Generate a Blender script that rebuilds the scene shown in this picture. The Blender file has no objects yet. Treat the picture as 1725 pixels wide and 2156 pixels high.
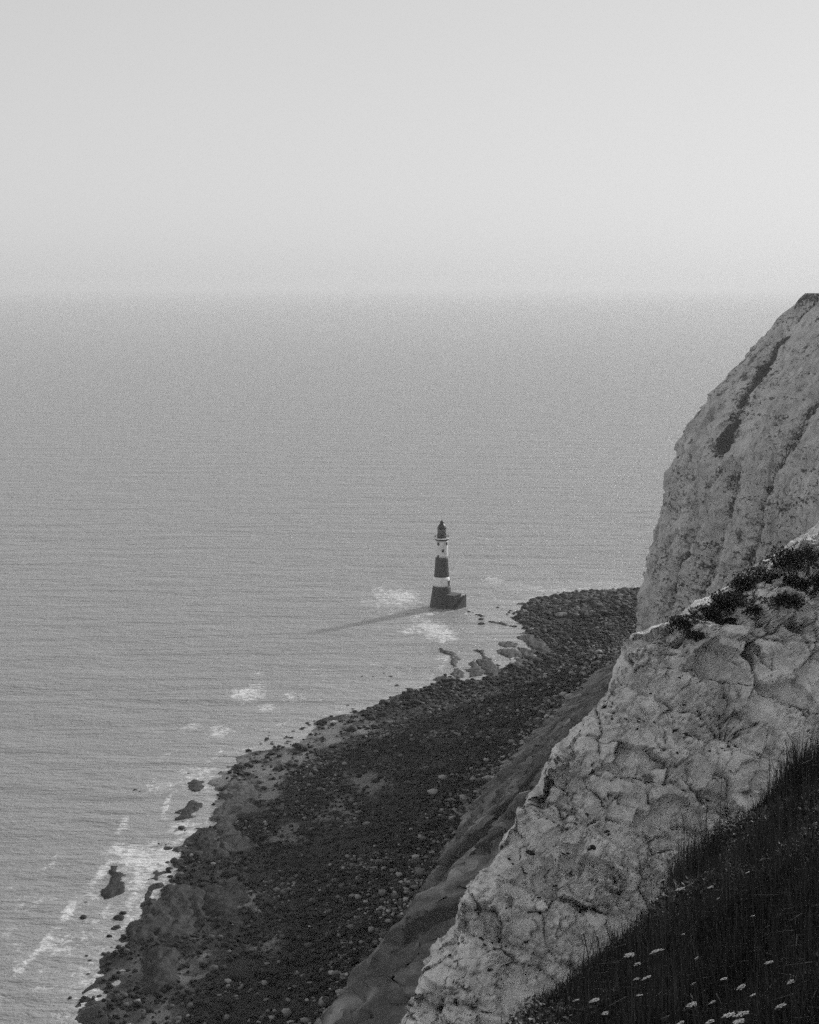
import bpy, math, random
import numpy as np
from mathutils import Vector, Matrix

rng = np.random.default_rng(7)
random.seed(7)
SC = bpy.context.scene
COL = SC.collection

# ------------------------------------------------------------------ camera
CAM_Z = 157.3
PITCH = math.radians(9.07)
FPX = 2994.0                      # focal length in units of a 1725 x 2156 frame
cam_d = bpy.data.cameras.new('camera')
cam_d.sensor_fit = 'VERTICAL'
cam_d.sensor_height = 36.0
cam_d.sensor_width = 28.8
cam_d.lens = 50.0
cam_d.clip_start = 0.3
cam_d.clip_end = 120000
cam = bpy.data.objects.new('camera', cam_d)
COL.objects.link(cam)
cam.location = (0, 0, CAM_Z)
cam.rotation_euler = (math.radians(90) - PITCH, 0, 0)
SC.camera = cam

# ------------------------------------------------------------------ light
SUN_AZ = math.radians(48)         # to the right of straight ahead
SUN_EL = math.radians(27.5)
SUN_DIR = Vector((math.sin(SUN_AZ) * math.cos(SUN_EL), math.cos(SUN_AZ) * math.cos(SUN_EL), math.sin(SUN_EL)))
world = bpy.data.worlds.new('World')
SC.world = world
world.use_nodes = True
wn = world.node_tree
wn.nodes.clear()
sky = wn.nodes.new('ShaderNodeTexSky')
sky.sky_type = 'NISHITA'
sky.sun_disc = False
sky.sun_elevation = SUN_EL
sky.sun_rotation = SUN_AZ
sky.altitude = 0
sky.air_density = 1.7
sky.dust_density = 0.5
sky.ozone_density = 1.0
bw = wn.nodes.new('ShaderNodeRGBToBW')
bg = wn.nodes.new('ShaderNodeBackground')
bg.inputs['Strength'].default_value = 0.108
wo = wn.nodes.new('ShaderNodeOutputWorld')
wn.links.new(sky.outputs[0], bw.inputs[0])
veil = wn.nodes.new('ShaderNodeMath'); veil.operation = 'POWER'; veil.inputs[1].default_value = 0.35
gain = wn.nodes.new('ShaderNodeMath'); gain.operation = 'MULTIPLY'; gain.inputs[1].default_value = 3.0
wn.links.new(bw.outputs[0], veil.inputs[0])
wn.links.new(veil.outputs[0], gain.inputs[0])
wn.links.new(gain.outputs[0], bg.inputs['Color'])
wn.links.new(bg.outputs[0], wo.inputs['Surface'])

sun_d = bpy.data.lights.new('sun', 'SUN')
sun_d.energy = 3.0
sun_d.angle = math.radians(3.5)
sun_d.color = (1, 1, 1)           # the photograph is black and white
sun = bpy.data.objects.new('sun', sun_d)
COL.objects.link(sun)
sun.rotation_euler = SUN_DIR.to_track_quat('Z', 'Y').to_euler()
sun.location = (300, 300, 600)

SC.view_settings.view_transform = 'Standard'
SC.view_settings.look = 'None'
SC.view_settings.gamma = 1.0
SC.view_settings.exposure = 0.1
SC.view_settings.use_curve_mapping = False
SC.render.engine = 'CYCLES'
SC.cycles.use_denoising = False      # the little noise that is left stands in for the grain of the film
SC.cycles.use_adaptive_sampling = True
SC.cycles.adaptive_threshold = 0.045
SC.cycles.adaptive_min_samples = 16
SC.cycles.max_bounces = 8
SC.cycles.volume_bounces = 3
SC.cycles.diffuse_bounces = 3
SC.cycles.caustics_reflective = False
SC.cycles.sample_clamp_direct = 3.0
SC.cycles.sample_clamp_indirect = 1.5

# ------------------------------------------------------------------ helpers
CP, SP = math.cos(PITCH), math.sin(PITCH)

def ray(px, py):
    u, v = px - 862.5, py - 1078.0
    return Vector((u, FPX * CP - v * SP, -FPX * SP - v * CP))

def on_z(px, py, z=0.0):
    d = ray(px, py)
    t = (z - CAM_Z) / d.z
    return Vector((d.x * t, d.y * t, z))

def at_y(px, py, y):
    d = ray(px, py)
    t = y / d.y
    return Vector((d.x * t, y, CAM_Z + d.z * t))

def px_size(p):                   # metres per frame unit at a point
    return (Vector(p) - Vector((0, 0, CAM_Z))).length / FPX

def _h(ix, iy, iz, seed):
    n = (ix.astype(np.int64) * 374761393 + iy.astype(np.int64) * 668265263 + iz.astype(np.int64) * 2147483647 + seed * 1274126177) & 0xFFFFFFFF
    n = ((n ^ (n >> 13)) * 1274126177) & 0xFFFFFFFF
    n = ((n ^ (n >> 16)) * 2246822519) & 0xFFFFFFFF
    n = n ^ (n >> 15)
    return (n & 0xFFFFFF) / float(0xFFFFFF)

def vnoise(p, seed=0):
    p = np.asarray(p, float)
    i = np.floor(p); f = p - i
    f = f * f * f * (f * (f * 6 - 15) + 10)
    i = i.astype(np.int64)
    out = 0
    for dx in (0, 1):
        for dy in (0, 1):
            for dz in (0, 1):
                w = (f[:, 0] if dx else 1 - f[:, 0]) * (f[:, 1] if dy else 1 - f[:, 1]) * (f[:, 2] if dz else 1 - f[:, 2])
                out = out + w * _h(i[:, 0] + dx, i[:, 1] + dy, i[:, 2] + dz, seed)
    return out * 2 - 1

def fbm(p, oct=4, seed=0, gain=0.5, lac=2.03):
    p = np.asarray(p, float)
    a, s, o = 1.0, 0, 0
    for k in range(oct):
        o = o + a * vnoise(p, seed + k * 17)
        s += a
        a *= gain
        p = p * lac + 13.7
    return o / s

def ridged(p, oct=4, seed=0):
    p = np.asarray(p, float)
    a, s, o = 1.0, 0, 0
    for k in range(oct):
        o = o + a * (1 - np.abs(vnoise(p, seed + k * 17)) * 2)
        s += a
        a *= 0.5
        p = p * 2.03 + 5.1
    return o / s

def voronoi(p, seed=0, jitter=0.9, box=False):
    p = np.asarray(p, float)
    i = np.floor(p).astype(np.int64)
    f1 = np.full(len(p), 9.0); f2 = np.full(len(p), 9.0); cid = np.zeros(len(p)); til = np.zeros(len(p))
    for dx in (-1, 0, 1):
        for dy in (-1, 0, 1):
            for dz in (-1, 0, 1):
                c = i + np.array([dx, dy, dz])
                q = np.stack([c[:, k] + 0.5 + (_h(c[:, 0], c[:, 1], c[:, 2], seed + 1 + k) - 0.5) * jitter for k in range(3)], 1)
                d = np.abs(q - p).max(1) if box else np.sqrt(((q - p) ** 2).sum(1))
                r = _h(c[:, 0], c[:, 1], c[:, 2], seed + 9)
                new = d < f1
                f2 = np.where(new, f1, np.minimum(f2, d))
                cid = np.where(new, r, cid)
                dl = p - q
                til = np.where(new, sum(dl[:, k] * (_h(c[:, 0], c[:, 1], c[:, 2], seed + 21 + k) - 0.5) * 2 for k in range(3)), til)
                f1 = np.where(new, d, f1)
    return f1, f2, cid, til

def sstep(a, b, x):
    t = np.clip((x - a) / (b - a), 0, 1)
    return t * t * (3 - 2 * t)

def make_mesh(name, verts, faces, smooth=True):
    me = bpy.data.meshes.new(name)
    verts = np.asarray(verts, np.float32)
    faces = np.asarray(faces, np.int32)
    nf, k = faces.shape
    me.vertices.add(len(verts)); me.vertices.foreach_set('co', verts.ravel())
    me.loops.add(nf * k); me.loops.foreach_set('vertex_index', faces.ravel())
    me.polygons.add(nf)
    me.polygons.foreach_set('loop_start', np.arange(0, nf * k, k, dtype=np.int32))
    me.polygons.foreach_set('loop_total', np.full(nf, k, np.int32))
    if smooth:
        me.polygons.foreach_set('use_smooth', np.ones(nf, bool))
    me.update(calc_edges=True)
    return me

def add_attr(me, name, vals):
    a = me.attributes.new(name, 'FLOAT', 'POINT')
    a.data.foreach_set('value', np.asarray(vals, np.float32))

def grid_faces(n, m, keep=None):
    i = np.arange(n * m).reshape(n, m)
    f = np.stack([i[:-1, :-1], i[:-1, 1:], i[1:, 1:], i[1:, :-1]], -1).reshape(-1, 4)
    if keep is not None:
        f = f[keep[f].all(1)]
    return f

def link(name, me, mat=None, parent=None, kind=None, label=None, cat=None, group=None):
    o = bpy.data.objects.new(name, me)
    COL.objects.link(o)
    if mat is not None and me is not None and not me.materials:
        me.materials.append(mat)
    if parent is not None:
        o.parent = parent
    if kind: o['kind'] = kind
    if label: o['label'] = label
    if cat: o['category'] = cat
    if group: o['group'] = group
    return o

class MB:
    """collects simple solids into one mesh"""
    def __init__(s): s.v = []; s.f = []
    def add(s, vs, fs):
        b = len(s.v); s.v += [tuple(v) for v in vs]; s.f += [tuple(b + i for i in f) for f in fs]
    def box(s, c, size, m=None):
        x, y, z = [d / 2 for d in size]
        vs = [Vector((sx * x, sy * y, sz * z)) for sx in (-1, 1) for sy in (-1, 1) for sz in (-1, 1)]
        if m is not None: vs = [m @ v for v in vs]
        vs = [v + Vector(c) for v in vs]
        s.add(vs, [(0, 1, 3, 2), (4, 6, 7, 5), (0, 4, 5, 1), (2, 3, 7, 6), (0, 2, 6, 4), (1, 5, 7, 3)])
    def lathe(s, prof, seg=40, cap0=True, cap1=True, c=(0, 0, 0)):
        vs = []; fs = []
        for r, z in prof:
            for k in range(seg):
                a = 2 * math.pi * k / seg
                vs.append((c[0] + r * math.cos(a), c[1] + r * math.sin(a), c[2] + z))
        for j in range(len(prof) - 1):
            for k in range(seg):
                k2 = (k + 1) % seg
                fs.append((j * seg + k, j * seg + k2, (j + 1) * seg + k2, (j + 1) * seg + k))
        if cap0: fs.append(tuple(range(seg - 1, -1, -1)))
        if cap1: fs.append(tuple((len(prof) - 1) * seg + k for k in range(seg)))
        s.add(vs, fs)
    def tube(s, pts, r, seg=6):
        pts = [Vector(p) for p in pts]
        rs = r if isinstance(r, (list, tuple)) else [r] * len(pts)
        vs = []; fs = []
        for i, p in enumerate(pts):
            t = (pts[min(i + 1, len(pts) - 1)] - pts[max(i - 1, 0)]).normalized()
            q = t.to_track_quat('Z', 'Y')
            for k in range(seg):
                a = 2 * math.pi * k / seg
                vs.append(p + q @ Vector((rs[i] * math.cos(a), rs[i] * math.sin(a), 0)))
        for j in range(len(pts) - 1):
            for k in range(seg):
                k2 = (k + 1) % seg
                fs.append((j * seg + k, j * seg + k2, (j + 1) * seg + k2, (j + 1) * seg + k))
        fs.append(tuple(range(seg - 1, -1, -1)))
        fs.append(tuple((len(pts) - 1) * seg + k for k in range(seg)))
        s.add(vs, fs)
    def mesh(s, name, smooth=False):
        me = bpy.data.meshes.new(name)
        me.from_pydata(s.v, [], s.f)
        if smooth:
            me.polygons.foreach_set('use_smooth', [len(p.vertices) <= 4 for p in me.polygons])
        me.update()
        return me

# ------------------------------------------------------------------ materials
def mat(name):
    m = bpy.data.materials.new(name)
    m.use_nodes = True
    nt = m.node_tree
    b = nt.nodes['Principled BSDF']
    return m, nt, b

def N(nt, t, **kw):
    n = nt.nodes.new(t)
    for k, v in kw.items():
        if k in n.inputs: n.inputs[k].default_value = v
        else: setattr(n, k, v)
    return n

def ramp(nt, src, stops):
    r = nt.nodes.new('ShaderNodeValToRGB')
    el = r.color_ramp.elements
    while len(el) < len(stops): el.new(0.5)
    for e, (p, v) in zip(el, stops):
        e.position = p; e.color = (v, v, v, 1)
    nt.links.new(src, r.inputs[0])
    return r.outputs[0]

def coords(nt, scale=(1, 1, 1), rot=(0, 0, 0)):
    tc = nt.nodes.new('ShaderNodeTexCoord')
    mp = nt.nodes.new('ShaderNodeMapping')
    mp.inputs['Scale'].default_value = scale
    mp.inputs['Rotation'].default_value = rot
    nt.links.new(tc.outputs['Object'], mp.inputs[0])
    return mp.outputs[0]

def noise(nt, vec, scale, detail=4, rough=0.55, dist=0.0):
    n = N(nt, 'ShaderNodeTexNoise', Scale=scale, Detail=detail, Roughness=rough, Distortion=dist)
    nt.links.new(vec, n.inputs['Vector'])
    return n.outputs[0]

def mix(nt, f, a, b):
    m = nt.nodes.new('ShaderNodeMix'); m.data_type = 'RGBA'
    for sock, v in ((m.inputs[0], f), (m.inputs[6], a), (m.inputs[7], b)):
        if isinstance(v, (int, float)):
            sock.default_value = v if sock is m.inputs[0] else (v, v, v, 1)
        else: nt.links.new(v, sock)
    return m.outputs[2]

def math_(nt, op, a, b=0.0, clamp=False):
    m = nt.nodes.new('ShaderNodeMath'); m.operation = op; m.use_clamp = clamp
    for s, v in ((m.inputs[0], a), (m.inputs[1], b)):
        if isinstance(v, (int, float)): s.default_value = v
        else: nt.links.new(v, s)
    return m.outputs[0]

def bump(nt, h, b, strength=0.5, dist=0.1):
    n = N(nt, 'ShaderNodeBump', Strength=strength, Distance=dist)
    nt.links.new(h, n.inputs['Height'])
    nt.links.new(n.outputs[0], b.inputs['Normal'])

def attr(nt, name):
    a = nt.nodes.new('ShaderNodeAttribute'); a.attribute_name = name
    return a.outputs['Fac']

def plain(name, v, rough=0.7, var=0.25, scale=3.0, spec=0.3):
    m, nt, b = mat(name)
    c = coords(nt)
    n = noise(nt, c, scale, 5, 0.6)
    nt.links.new(ramp(nt, n, [(0.25, v * (1 - var)), (0.75, v * (1 + var))]), b.inputs['Base Color'])
    b.inputs['Roughness'].default_value = rough
    b.inputs['Specular IOR Level'].default_value = spec
    return m

# chalk of the near spur
M_CHALK, nt, b = mat('chalk')
c = coords(nt)
n1 = noise(nt, c, 0.35, 6, 0.62, 0.4)
n2 = noise(nt, c, 3.0, 6, 0.65)
n3 = noise(nt, coords(nt, (1, 1, 0.25), (0, 0.5, 0)), 1.6, 5, 0.6)
base = mix(nt, ramp(nt, n1, [(0.35, 0), (0.6, 1)]), 0.7, 0.92)
base = mix(nt, ramp(nt, n3, [(0.5, 0), (0.72, 0.5)]), base, 0.36)
base = mix(nt, ramp(nt, n2, [(0.3, 0.5), (0.48, 0)]), base, 0.3)
base = mix(nt, ramp(nt, attr(nt, 'crack'), [(0.0, 0), (1.0, 0.75)]), base, 0.12)
nt.links.new(base, b.inputs['Base Color'])
b.inputs['Roughness'].default_value = 0.95
b.inputs['Specular IOR Level'].default_value = 0.1
bump(nt, math_(nt, 'ADD', n2, math_(nt, 'MULTIPLY', noise(nt, c, 12, 5, 0.7), 0.6)), b, 0.9, 0.14)

# far cliff: chalk with flint bands, streaks and plants in the gullies
M_CLIFF, nt, b = mat('weathered_chalk')
c = coords(nt)
n1 = noise(nt, coords(nt, (1, 1, 0.18)), 0.12, 6, 0.6, 0.3)
base = mix(nt, ramp(nt, n1, [(0.3, 0), (0.7, 1)]), 0.42, 0.66)
sp_n = noise(nt, coords(nt, (1, 1, 1.3)), 0.75, 3, 0.6, 0.3)
band_ = attr(nt, 'band')
wide = noise(nt, c, 0.05, 4)
thr = math_(nt, 'ADD', sp_n, math_(nt, 'ADD', math_(nt, 'MULTIPLY', band_, 0.34), math_(nt, 'MULTIPLY', math_(nt, 'SUBTRACT', wide, 0.5), 0.5)))
base = mix(nt, ramp(nt, thr, [(0.63, 0), (0.70, 0.9)]), base, 0.05)
base = mix(nt, attr(nt, 'dirt'), base, ramp(nt, n1, [(0.3, 0.13), (0.7, 0.26)]))
base = mix(nt, ramp(nt, attr(nt, 'streak'), [(0.45, 0), (0.8, 0.8)]), base, 0.06)
streak = noise(nt, coords(nt, (0.9, 0.9, 0.06)), 0.35, 6, 0.65, 0.5)
base = mix(nt, ramp(nt, streak, [(0.5, 0), (0.72, 0.7)]), base, 0.14)
grime = noise(nt, c, 0.5, 6, 0.7)
base = mix(nt, ramp(nt, grime, [(0.5, 0), (0.8, 0.5)]), base, 0.15)
veg = math_(nt, 'ADD', attr(nt, 'veg'), math_(nt, 'MULTIPLY', math_(nt, 'SUBTRACT', noise(nt, c, 0.22, 6, 0.7), 0.5), 1.1))
veg = math_(nt, 'ADD', veg, math_(nt, 'MULTIPLY', math_(nt, 'SUBTRACT', noise(nt, c, 1.1, 5, 0.7), 0.5), 1.3))
base = mix(nt, ramp(nt, veg, [(0.4, 0), (0.6, 0.95)]), base, ramp(nt, noise(nt, c, 1.5, 4), [(0.3, 0.025), (0.7, 0.06)]))
nt.links.new(base, b.inputs['Base Color'])
b.inputs['Roughness'].default_value = 0.95
b.inputs['Specular IOR Level'].default_value = 0.1
bump(nt, math_(nt, 'ADD', noise(nt, coords(nt, (1, 1, 0.3)), 0.8, 6, 0.7), grime), b, 0.7, 0.8)

# foreshore ground
M_BEACH, nt, b = mat('foreshore')
c = coords(nt)
n1 = noise(nt, c, 0.05, 5, 0.6)
n2 = noise(nt, c, 0.45, 6, 0.7)
base = mix(nt, ramp(nt, n2, [(0.35, 0), (0.65, 1)]), 0.010, 0.038)
base = mix(nt, ramp(nt, attr(nt, 'channel'), [(0.25, 0), (0.8, 0.9)]), base, 0.13)
sand = math_(nt, 'ADD', attr(nt, 'sand'), math_(nt, 'MULTIPLY', math_(nt, 'SUBTRACT', noise(nt, c, 0.16, 6, 0.72), 0.5), 2.2))
base = mix(nt, ramp(nt, sand, [(0.45, 0), (0.8, 0.95)]), base, 0.21)
nt.links.new(base, b.inputs['Base Color'])
b.inputs['Roughness'].default_value = 0.8
b.inputs['Specular IOR Level'].default_value = 0.25
bump(nt, math_(nt, 'ADD', n2, math_(nt, 'MULTIPLY', noise(nt, c, 1.4, 4, 0.7), 0.5)), b, 1.0, 1.4)

def rock_mat(name, lo, hi, top, spec=0.3):
    m, nt, b = mat(name)
    c = coords(nt)
    oi = nt.nodes.new('ShaderNodeObjectInfo')
    n = noise(nt, c, 1.3, 6, 0.65)
    base = ramp(nt, n, [(0.3, lo), (0.7, hi)])
    base = mix(nt, ramp(nt, noise(nt, c, 0.7, 4), [(0.5, 0), (0.62, 1)]), base, top)
    k = math_(nt, 'MULTIPLY_ADD', oi.outputs['Random'], 0.7)
    nt.nodes[-1].inputs[2].default_value = 0.65
    mm = nt.nodes.new('ShaderNodeMix'); mm.data_type = 'RGBA'; mm.blend_type = 'MULTIPLY'
    mm.inputs[0].default_value = 1
    nt.links.new(base, mm.inputs[6]); nt.links.new(k, mm.inputs[7])
    nt.links.new(mm.outputs[2], b.inputs['Base Color'])
    b.inputs['Roughness'].default_value = 0.75
    b.inputs['Specular IOR Level'].default_value = spec
    bump(nt, noise(nt, c, 4, 6, 0.7), b, 0.8, 0.15)
    return m
M_WEED = rock_mat('weedy_rock', 0.009, 0.024, 0.04)
M_PALE = rock_mat('chalk_boulder', 0.08, 0.2, 0.3)
M_LEDGE = rock_mat('ledge_rock', 0.04, 0.095, 0.02)
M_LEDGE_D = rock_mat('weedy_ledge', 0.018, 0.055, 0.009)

M_RUBBLE, nt, b = mat('rubble')
t = attr(nt, 'tone')
nt.links.new(mix(nt, noise(nt, coords(nt), 2.0, 4), t, math_(nt, 'MULTIPLY', t, 0.5)), b.inputs['Base Color'])
b.inputs['Roughness'].default_value = 0.8
b.inputs['Specular IOR Level'].default_value = 0.3

# sea
M_SEA, nt, b = mat('sea_water')
c = coords(nt, (0.32, 1.0, 1.0), (0, 0, math.radians(-6)))
c2 = coords(nt, (0.45, 1.0, 1.0), (0, 0, math.radians(9)))
w1 = noise(nt, c, 0.11, 6, 0.6, 0.6)
w2 = noise(nt, c2, 0.42, 5, 0.6, 0.4)
w3 = noise(nt, coords(nt, (0.7, 1, 1)), 1.6, 4, 0.6)
w0 = noise(nt, coords(nt, (0.2, 1.0, 1.0), (0, 0, math.radians(-5))), 0.05, 4, 0.55, 0.5)
hgt = math_(nt, 'ADD', math_(nt, 'ADD', math_(nt, 'MULTIPLY', w0, 3.0), math_(nt, 'MULTIPLY', w1, 1.9)), math_(nt, 'ADD', math_(nt, 'MULTIPLY', w2, 0.8), math_(nt, 'MULTIPLY', w3, 0.25)))
cc = coords(nt)
f1 = noise(nt, cc, 0.28, 7, 0.7, 1.2)
v1 = N(nt, 'ShaderNodeTexVoronoi', Scale=0.35, feature='DISTANCE_TO_EDGE')
dv = nt.nodes.new('ShaderNodeVectorMath'); dv.operation = 'ADD'
nn = N(nt, 'ShaderNodeTexNoise', Scale=0.3, Detail=4.0)
nt.links.new(cc, nn.inputs['Vector'])
vs = nt.nodes.new('ShaderNodeVectorMath'); vs.operation = 'SCALE'; vs.inputs['Scale'].default_value = 5.0
nt.links.new(nn.outputs['Color'], vs.inputs[0])
nt.links.new(cc, dv.inputs[0]); nt.links.new(vs.outputs[0], dv.inputs[1])
nt.links.new(dv.outputs[0], v1.inputs['Vector'])
lace = ramp(nt, v1.outputs['Distance'], [(0.0, 1), (0.22, 0)])
fo = math_(nt, 'ADD', attr(nt, 'foam'), math_(nt, 'MULTIPLY', math_(nt, 'SUBTRACT', f1, 0.55), 2.2))
fo = math_(nt, 'ADD', fo, math_(nt, 'MULTIPLY', lace, 0.25))
gate = ramp(nt, attr(nt, 'foam'), [(0.05, 0), (0.28, 1)])
fo = math_(nt, 'MULTIPLY', ramp(nt, fo, [(0.36, 0), (0.85, 0.95)]), gate)
shal = ramp(nt, attr(nt, 'shallow'), [(0, 0), (1, 1)])
water = mix(nt, shal, 0.30, 0.38)
nt.links.new(mix(nt, fo, water, 0.72), b.inputs['Base Color'])
nt.links.new(mix(nt, fo, 0.3, 0.8), b.inputs['Roughness'])
b.inputs['IOR'].default_value = 1.33
bp = N(nt, 'ShaderNodeBump', Distance=1.6)
nt.links.new(hgt, bp.inputs['Height']); nt.links.new(attr(nt, 'chop'), bp.inputs['Strength'])
nt.links.new(bp.outputs[0], b.inputs['Normal'])

def painted(name, v, v2):
    m, nt, b = mat(name)
    st_ = noise(nt, coords(nt, (1.6, 1.6, 0.12)), 1.0, 5, 0.65)
    n_ = noise(nt, coords(nt), 0.9, 5, 0.65)
    base = mix(nt, ramp(nt, st_, [(0.48, 0), (0.75, 0.55)]), v, v2)
    base = mix(nt, ramp(nt, n_, [(0.5, 0), (0.75, 0.4)]), base, v2)
    nt.links.new(base, b.inputs['Base Color'])
    b.inputs['Roughness'].default_value = 0.65
    return m
M_WHITE = painted('white_paint', 0.82, 0.45)
M_DARK = painted('dark_band_paint', 0.045, 0.085)
M_GRANITE = painted('granite', 0.05, 0.025)
M_GRANITE_L = plain('pale_granite', 0.11, 0.8, 0.35, 0.7)
M_IRON = plain('black_iron', 0.03, 0.5, 0.2, 3)
M_ROOF = plain('lantern_roof_metal', 0.05, 0.4, 0.2, 2)
M_WIN = plain('window_recess', 0.02, 0.3, 0.2, 2, 0.5)
M_GLASS, nt, b = mat('lantern_glass')
b.inputs['Base Color'].default_value = (0.16, 0.16, 0.16, 1)
b.inputs['Roughness'].default_value = 0.12
nt.links.new(ramp(nt, noise(nt, coords(nt), 0.8, 3), [(0.3, 0.10), (0.7, 0.26)]), b.inputs['Base Color'])

def foliage(name, lo, hi, a='tone'):
    m, nt, b = mat(name)
    nt.links.new(ramp(nt, attr(nt, a), [(0, lo), (1, hi)]), b.inputs['Base Color'])
    b.inputs['Roughness'].default_value = 0.6
    b.inputs['Specular IOR Level'].default_value = 0.35
    return m
M_GRASS = foliage('grass_blades', 0.024, 0.17)
M_BUSH = foliage('bush_leaves', 0.015, 0.06)
M_SOIL = plain('turf_soil', 0.02, 0.95, 0.4, 2.0, 0.1)
M_DOWN = plain('turf', 0.05, 0.95, 0.4, 0.3, 0.1)
M_STEM = plain('plant_stem', 0.045, 0.7, 0.3, 8)
M_PETAL = plain('white_florets', 0.52, 0.7, 0.15, 30)
M_SEED = plain('seed_head', 0.02, 0.9, 0.3, 20)
M_FLINT = plain('flint', 0.02, 0.6, 0.4, 5)

# ------------------------------------------------------------------ shoreline and foreshore
WATERLINE = [(120, 2420), (165, 2260), (195, 2156), (215, 2080), (245, 2000), (300, 1930), (350, 1860), (400, 1800), (440, 1740), (455, 1650),
             (520, 1592), (600, 1562), (700, 1522), (770, 1495), (870, 1455), (940, 1432), (1010, 1432), (1085, 1395), (1140, 1365),
             (1110, 1330), (1082, 1300), (1100, 1275), (1150, 1257), (1230, 1246), (1345, 1243), (1500, 1238), (1900, 1228)]
WL = np.array([on_z(*p)[:2] for p in WATERLINE])
FOOT = np.array([(-52, 150), (-40, 200), (-24, 252), (-12, 276), (-1, 300), (9, 319), (14, 328), (4, 333), (12.2, 356), (28, 409), (50.5, 473), (81, 553),
                 (96.5, 583), (101, 595), (110, 604), (135, 612), (200, 620), (420, 640)], float)

def sdist(P, poly):
    """signed distance of points to an open polyline, positive on its right-hand side"""
    best = np.full(len(P), 1e9); sg = np.ones(len(P))
    for a, b_ in zip(poly[:-1], poly[1:]):
        d = b_ - a
        t = np.clip(((P - a) @ d) / (d @ d), 0, 1)
        q = a + t[:, None] * d
        r = P - q
        dist = np.sqrt((r ** 2).sum(1))
        cr = d[1] * r[:, 0] - d[0] * r[:, 1]
        upd = dist < best - 1e-9
        best = np.where(upd, dist, best)
        sg = np.where(upd, np.where(cr >= 0, 1.0, -1.0), sg)
    return best * sg

SANDS = [(775, 1660, 16), (705, 1712, 14), (597, 1762, 12), (560, 1640, 9), (640, 1600, 9), (520, 1900, 10), (1120, 1350, 10), (690, 1560, 8), (400, 2050, 9), (560, 2000, 8), (330, 2130, 8)]
SANDW = [(on_z(x, y, 1.0), r) for x, y, r in SANDS]

def beach_z(P):
    P = np.asarray(P, float)
    d = sdist(P, WL)
    p3 = np.c_[P, np.zeros(len(P))]
    z = np.where(d > 0, 4.8 * (1 - np.exp(-(np.maximum(d, 0) / 46.0) ** 1.25)), d * 0.06)
    z = np.maximum(z, -4.0)
    z = z + 0.75 * fbm(p3 / 14.0, 4, 3) + 0.4 * fbm(p3 / 3.5, 3, 31)
    zone_ = sstep(400, 370, P[:, 1]) * sstep(40, 20, d) * sstep(-6, 2, d)
    rib = ridged(np.c_[P[:, 0] / 5.0 + P[:, 1] / 16.0 + 0.8 * fbm(p3 / 9, 2, 33), P[:, 1] / 22.0 - P[:, 0] / 60, 0 * d], 3, 34)
    z = z + 1.7 * zone_ * rib
    beach_z.rib = rib; beach_z.zone = zone_
    return z, d

bx = np.arange(-150, 240.1, 1.3); by = np.arange(190, 790.1, 1.3)
BX, BY = np.meshgrid(bx, by)
BP = np.c_[BX.ravel(), BY.ravel()]
BZ, BD = beach_z(BP)
RIB = np.clip(0.5 - 0.75 * beach_z.rib + 0.4 * fbm(np.c_[BP / 4.0, np.zeros(len(BP))], 3, 35), 0, 1) * beach_z.zone
me = make_mesh('foreshore', np.c_[BP, BZ], grid_faces(len(by), len(bx)))
sand = np.zeros(len(BP))
for q, r in SANDW:
    sand = np.maximum(sand, np.exp(-((BP[:, 0] - q.x) ** 2 + (BP[:, 1] - q.y) ** 2 * 0.35) / (r * r * 0.5)) * 0.8)
flat_ = sstep(26, 16, BD) * sstep(-8, 0, BD) * sstep(385, 410, BP[:, 1]) * sstep(530, 490, BP[:, 1])
sand = np.maximum(sand, 0.42 * sstep(6, -3, BD))
sand = np.maximum(sand, flat_ * (0.75 + 0.5 * fbm(np.c_[BP / 10.0, np.zeros(len(BP))], 3, 74)))
add_attr(me, 'sand', sand); add_attr(me, 'channel', RIB)
link('beach', me, M_BEACH, kind='structure')

# ------------------------------------------------------------------ sea
ang = np.radians(np.concatenate([np.arange(-75, -20, 1.0), np.arange(-20, 20, 0.1), np.arange(20, 75.1, 1.0)]))
rad = [235.0]
while rad[-1] < 42000:
    r = rad[-1]
    rad.append(r + (1.9 if r < 760 else 1.9 * (r / 760.0) ** 2.2) if r < 2600 else r * 1.05)
rad = np.array(rad)
A, R = np.meshgrid(ang, rad)
SX = (R * np.sin(A)).ravel(); SY = (R * np.cos(A)).ravel()
S2 = np.c_[SX, SY]
near = (R.ravel() < 1500) & (np.abs(A.ravel()) < 0.36)
SZ = np.zeros(len(S2)); FOAM = np.zeros(len(S2)); SHAL = np.zeros(len(S2))
dn = sdist(S2[near], WL)                  # negative in the water
offs = -dn
P3 = np.c_[S2[near], np.zeros(near.sum())]
sw = fbm(P3 * [0.02, 0.075, 1], 3, 77) * 0.45 + fbm(P3 * [0.06, 0.2, 1], 3, 78) * 0.16
fade = sstep(0, 30, offs) * (1 - sstep(900, 1500, R.ravel()[near]))
SZ[near] = sw * (0.25 + 0.75 * fade) * (1 - sstep(900, 1500, R.ravel()[near]))
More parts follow.
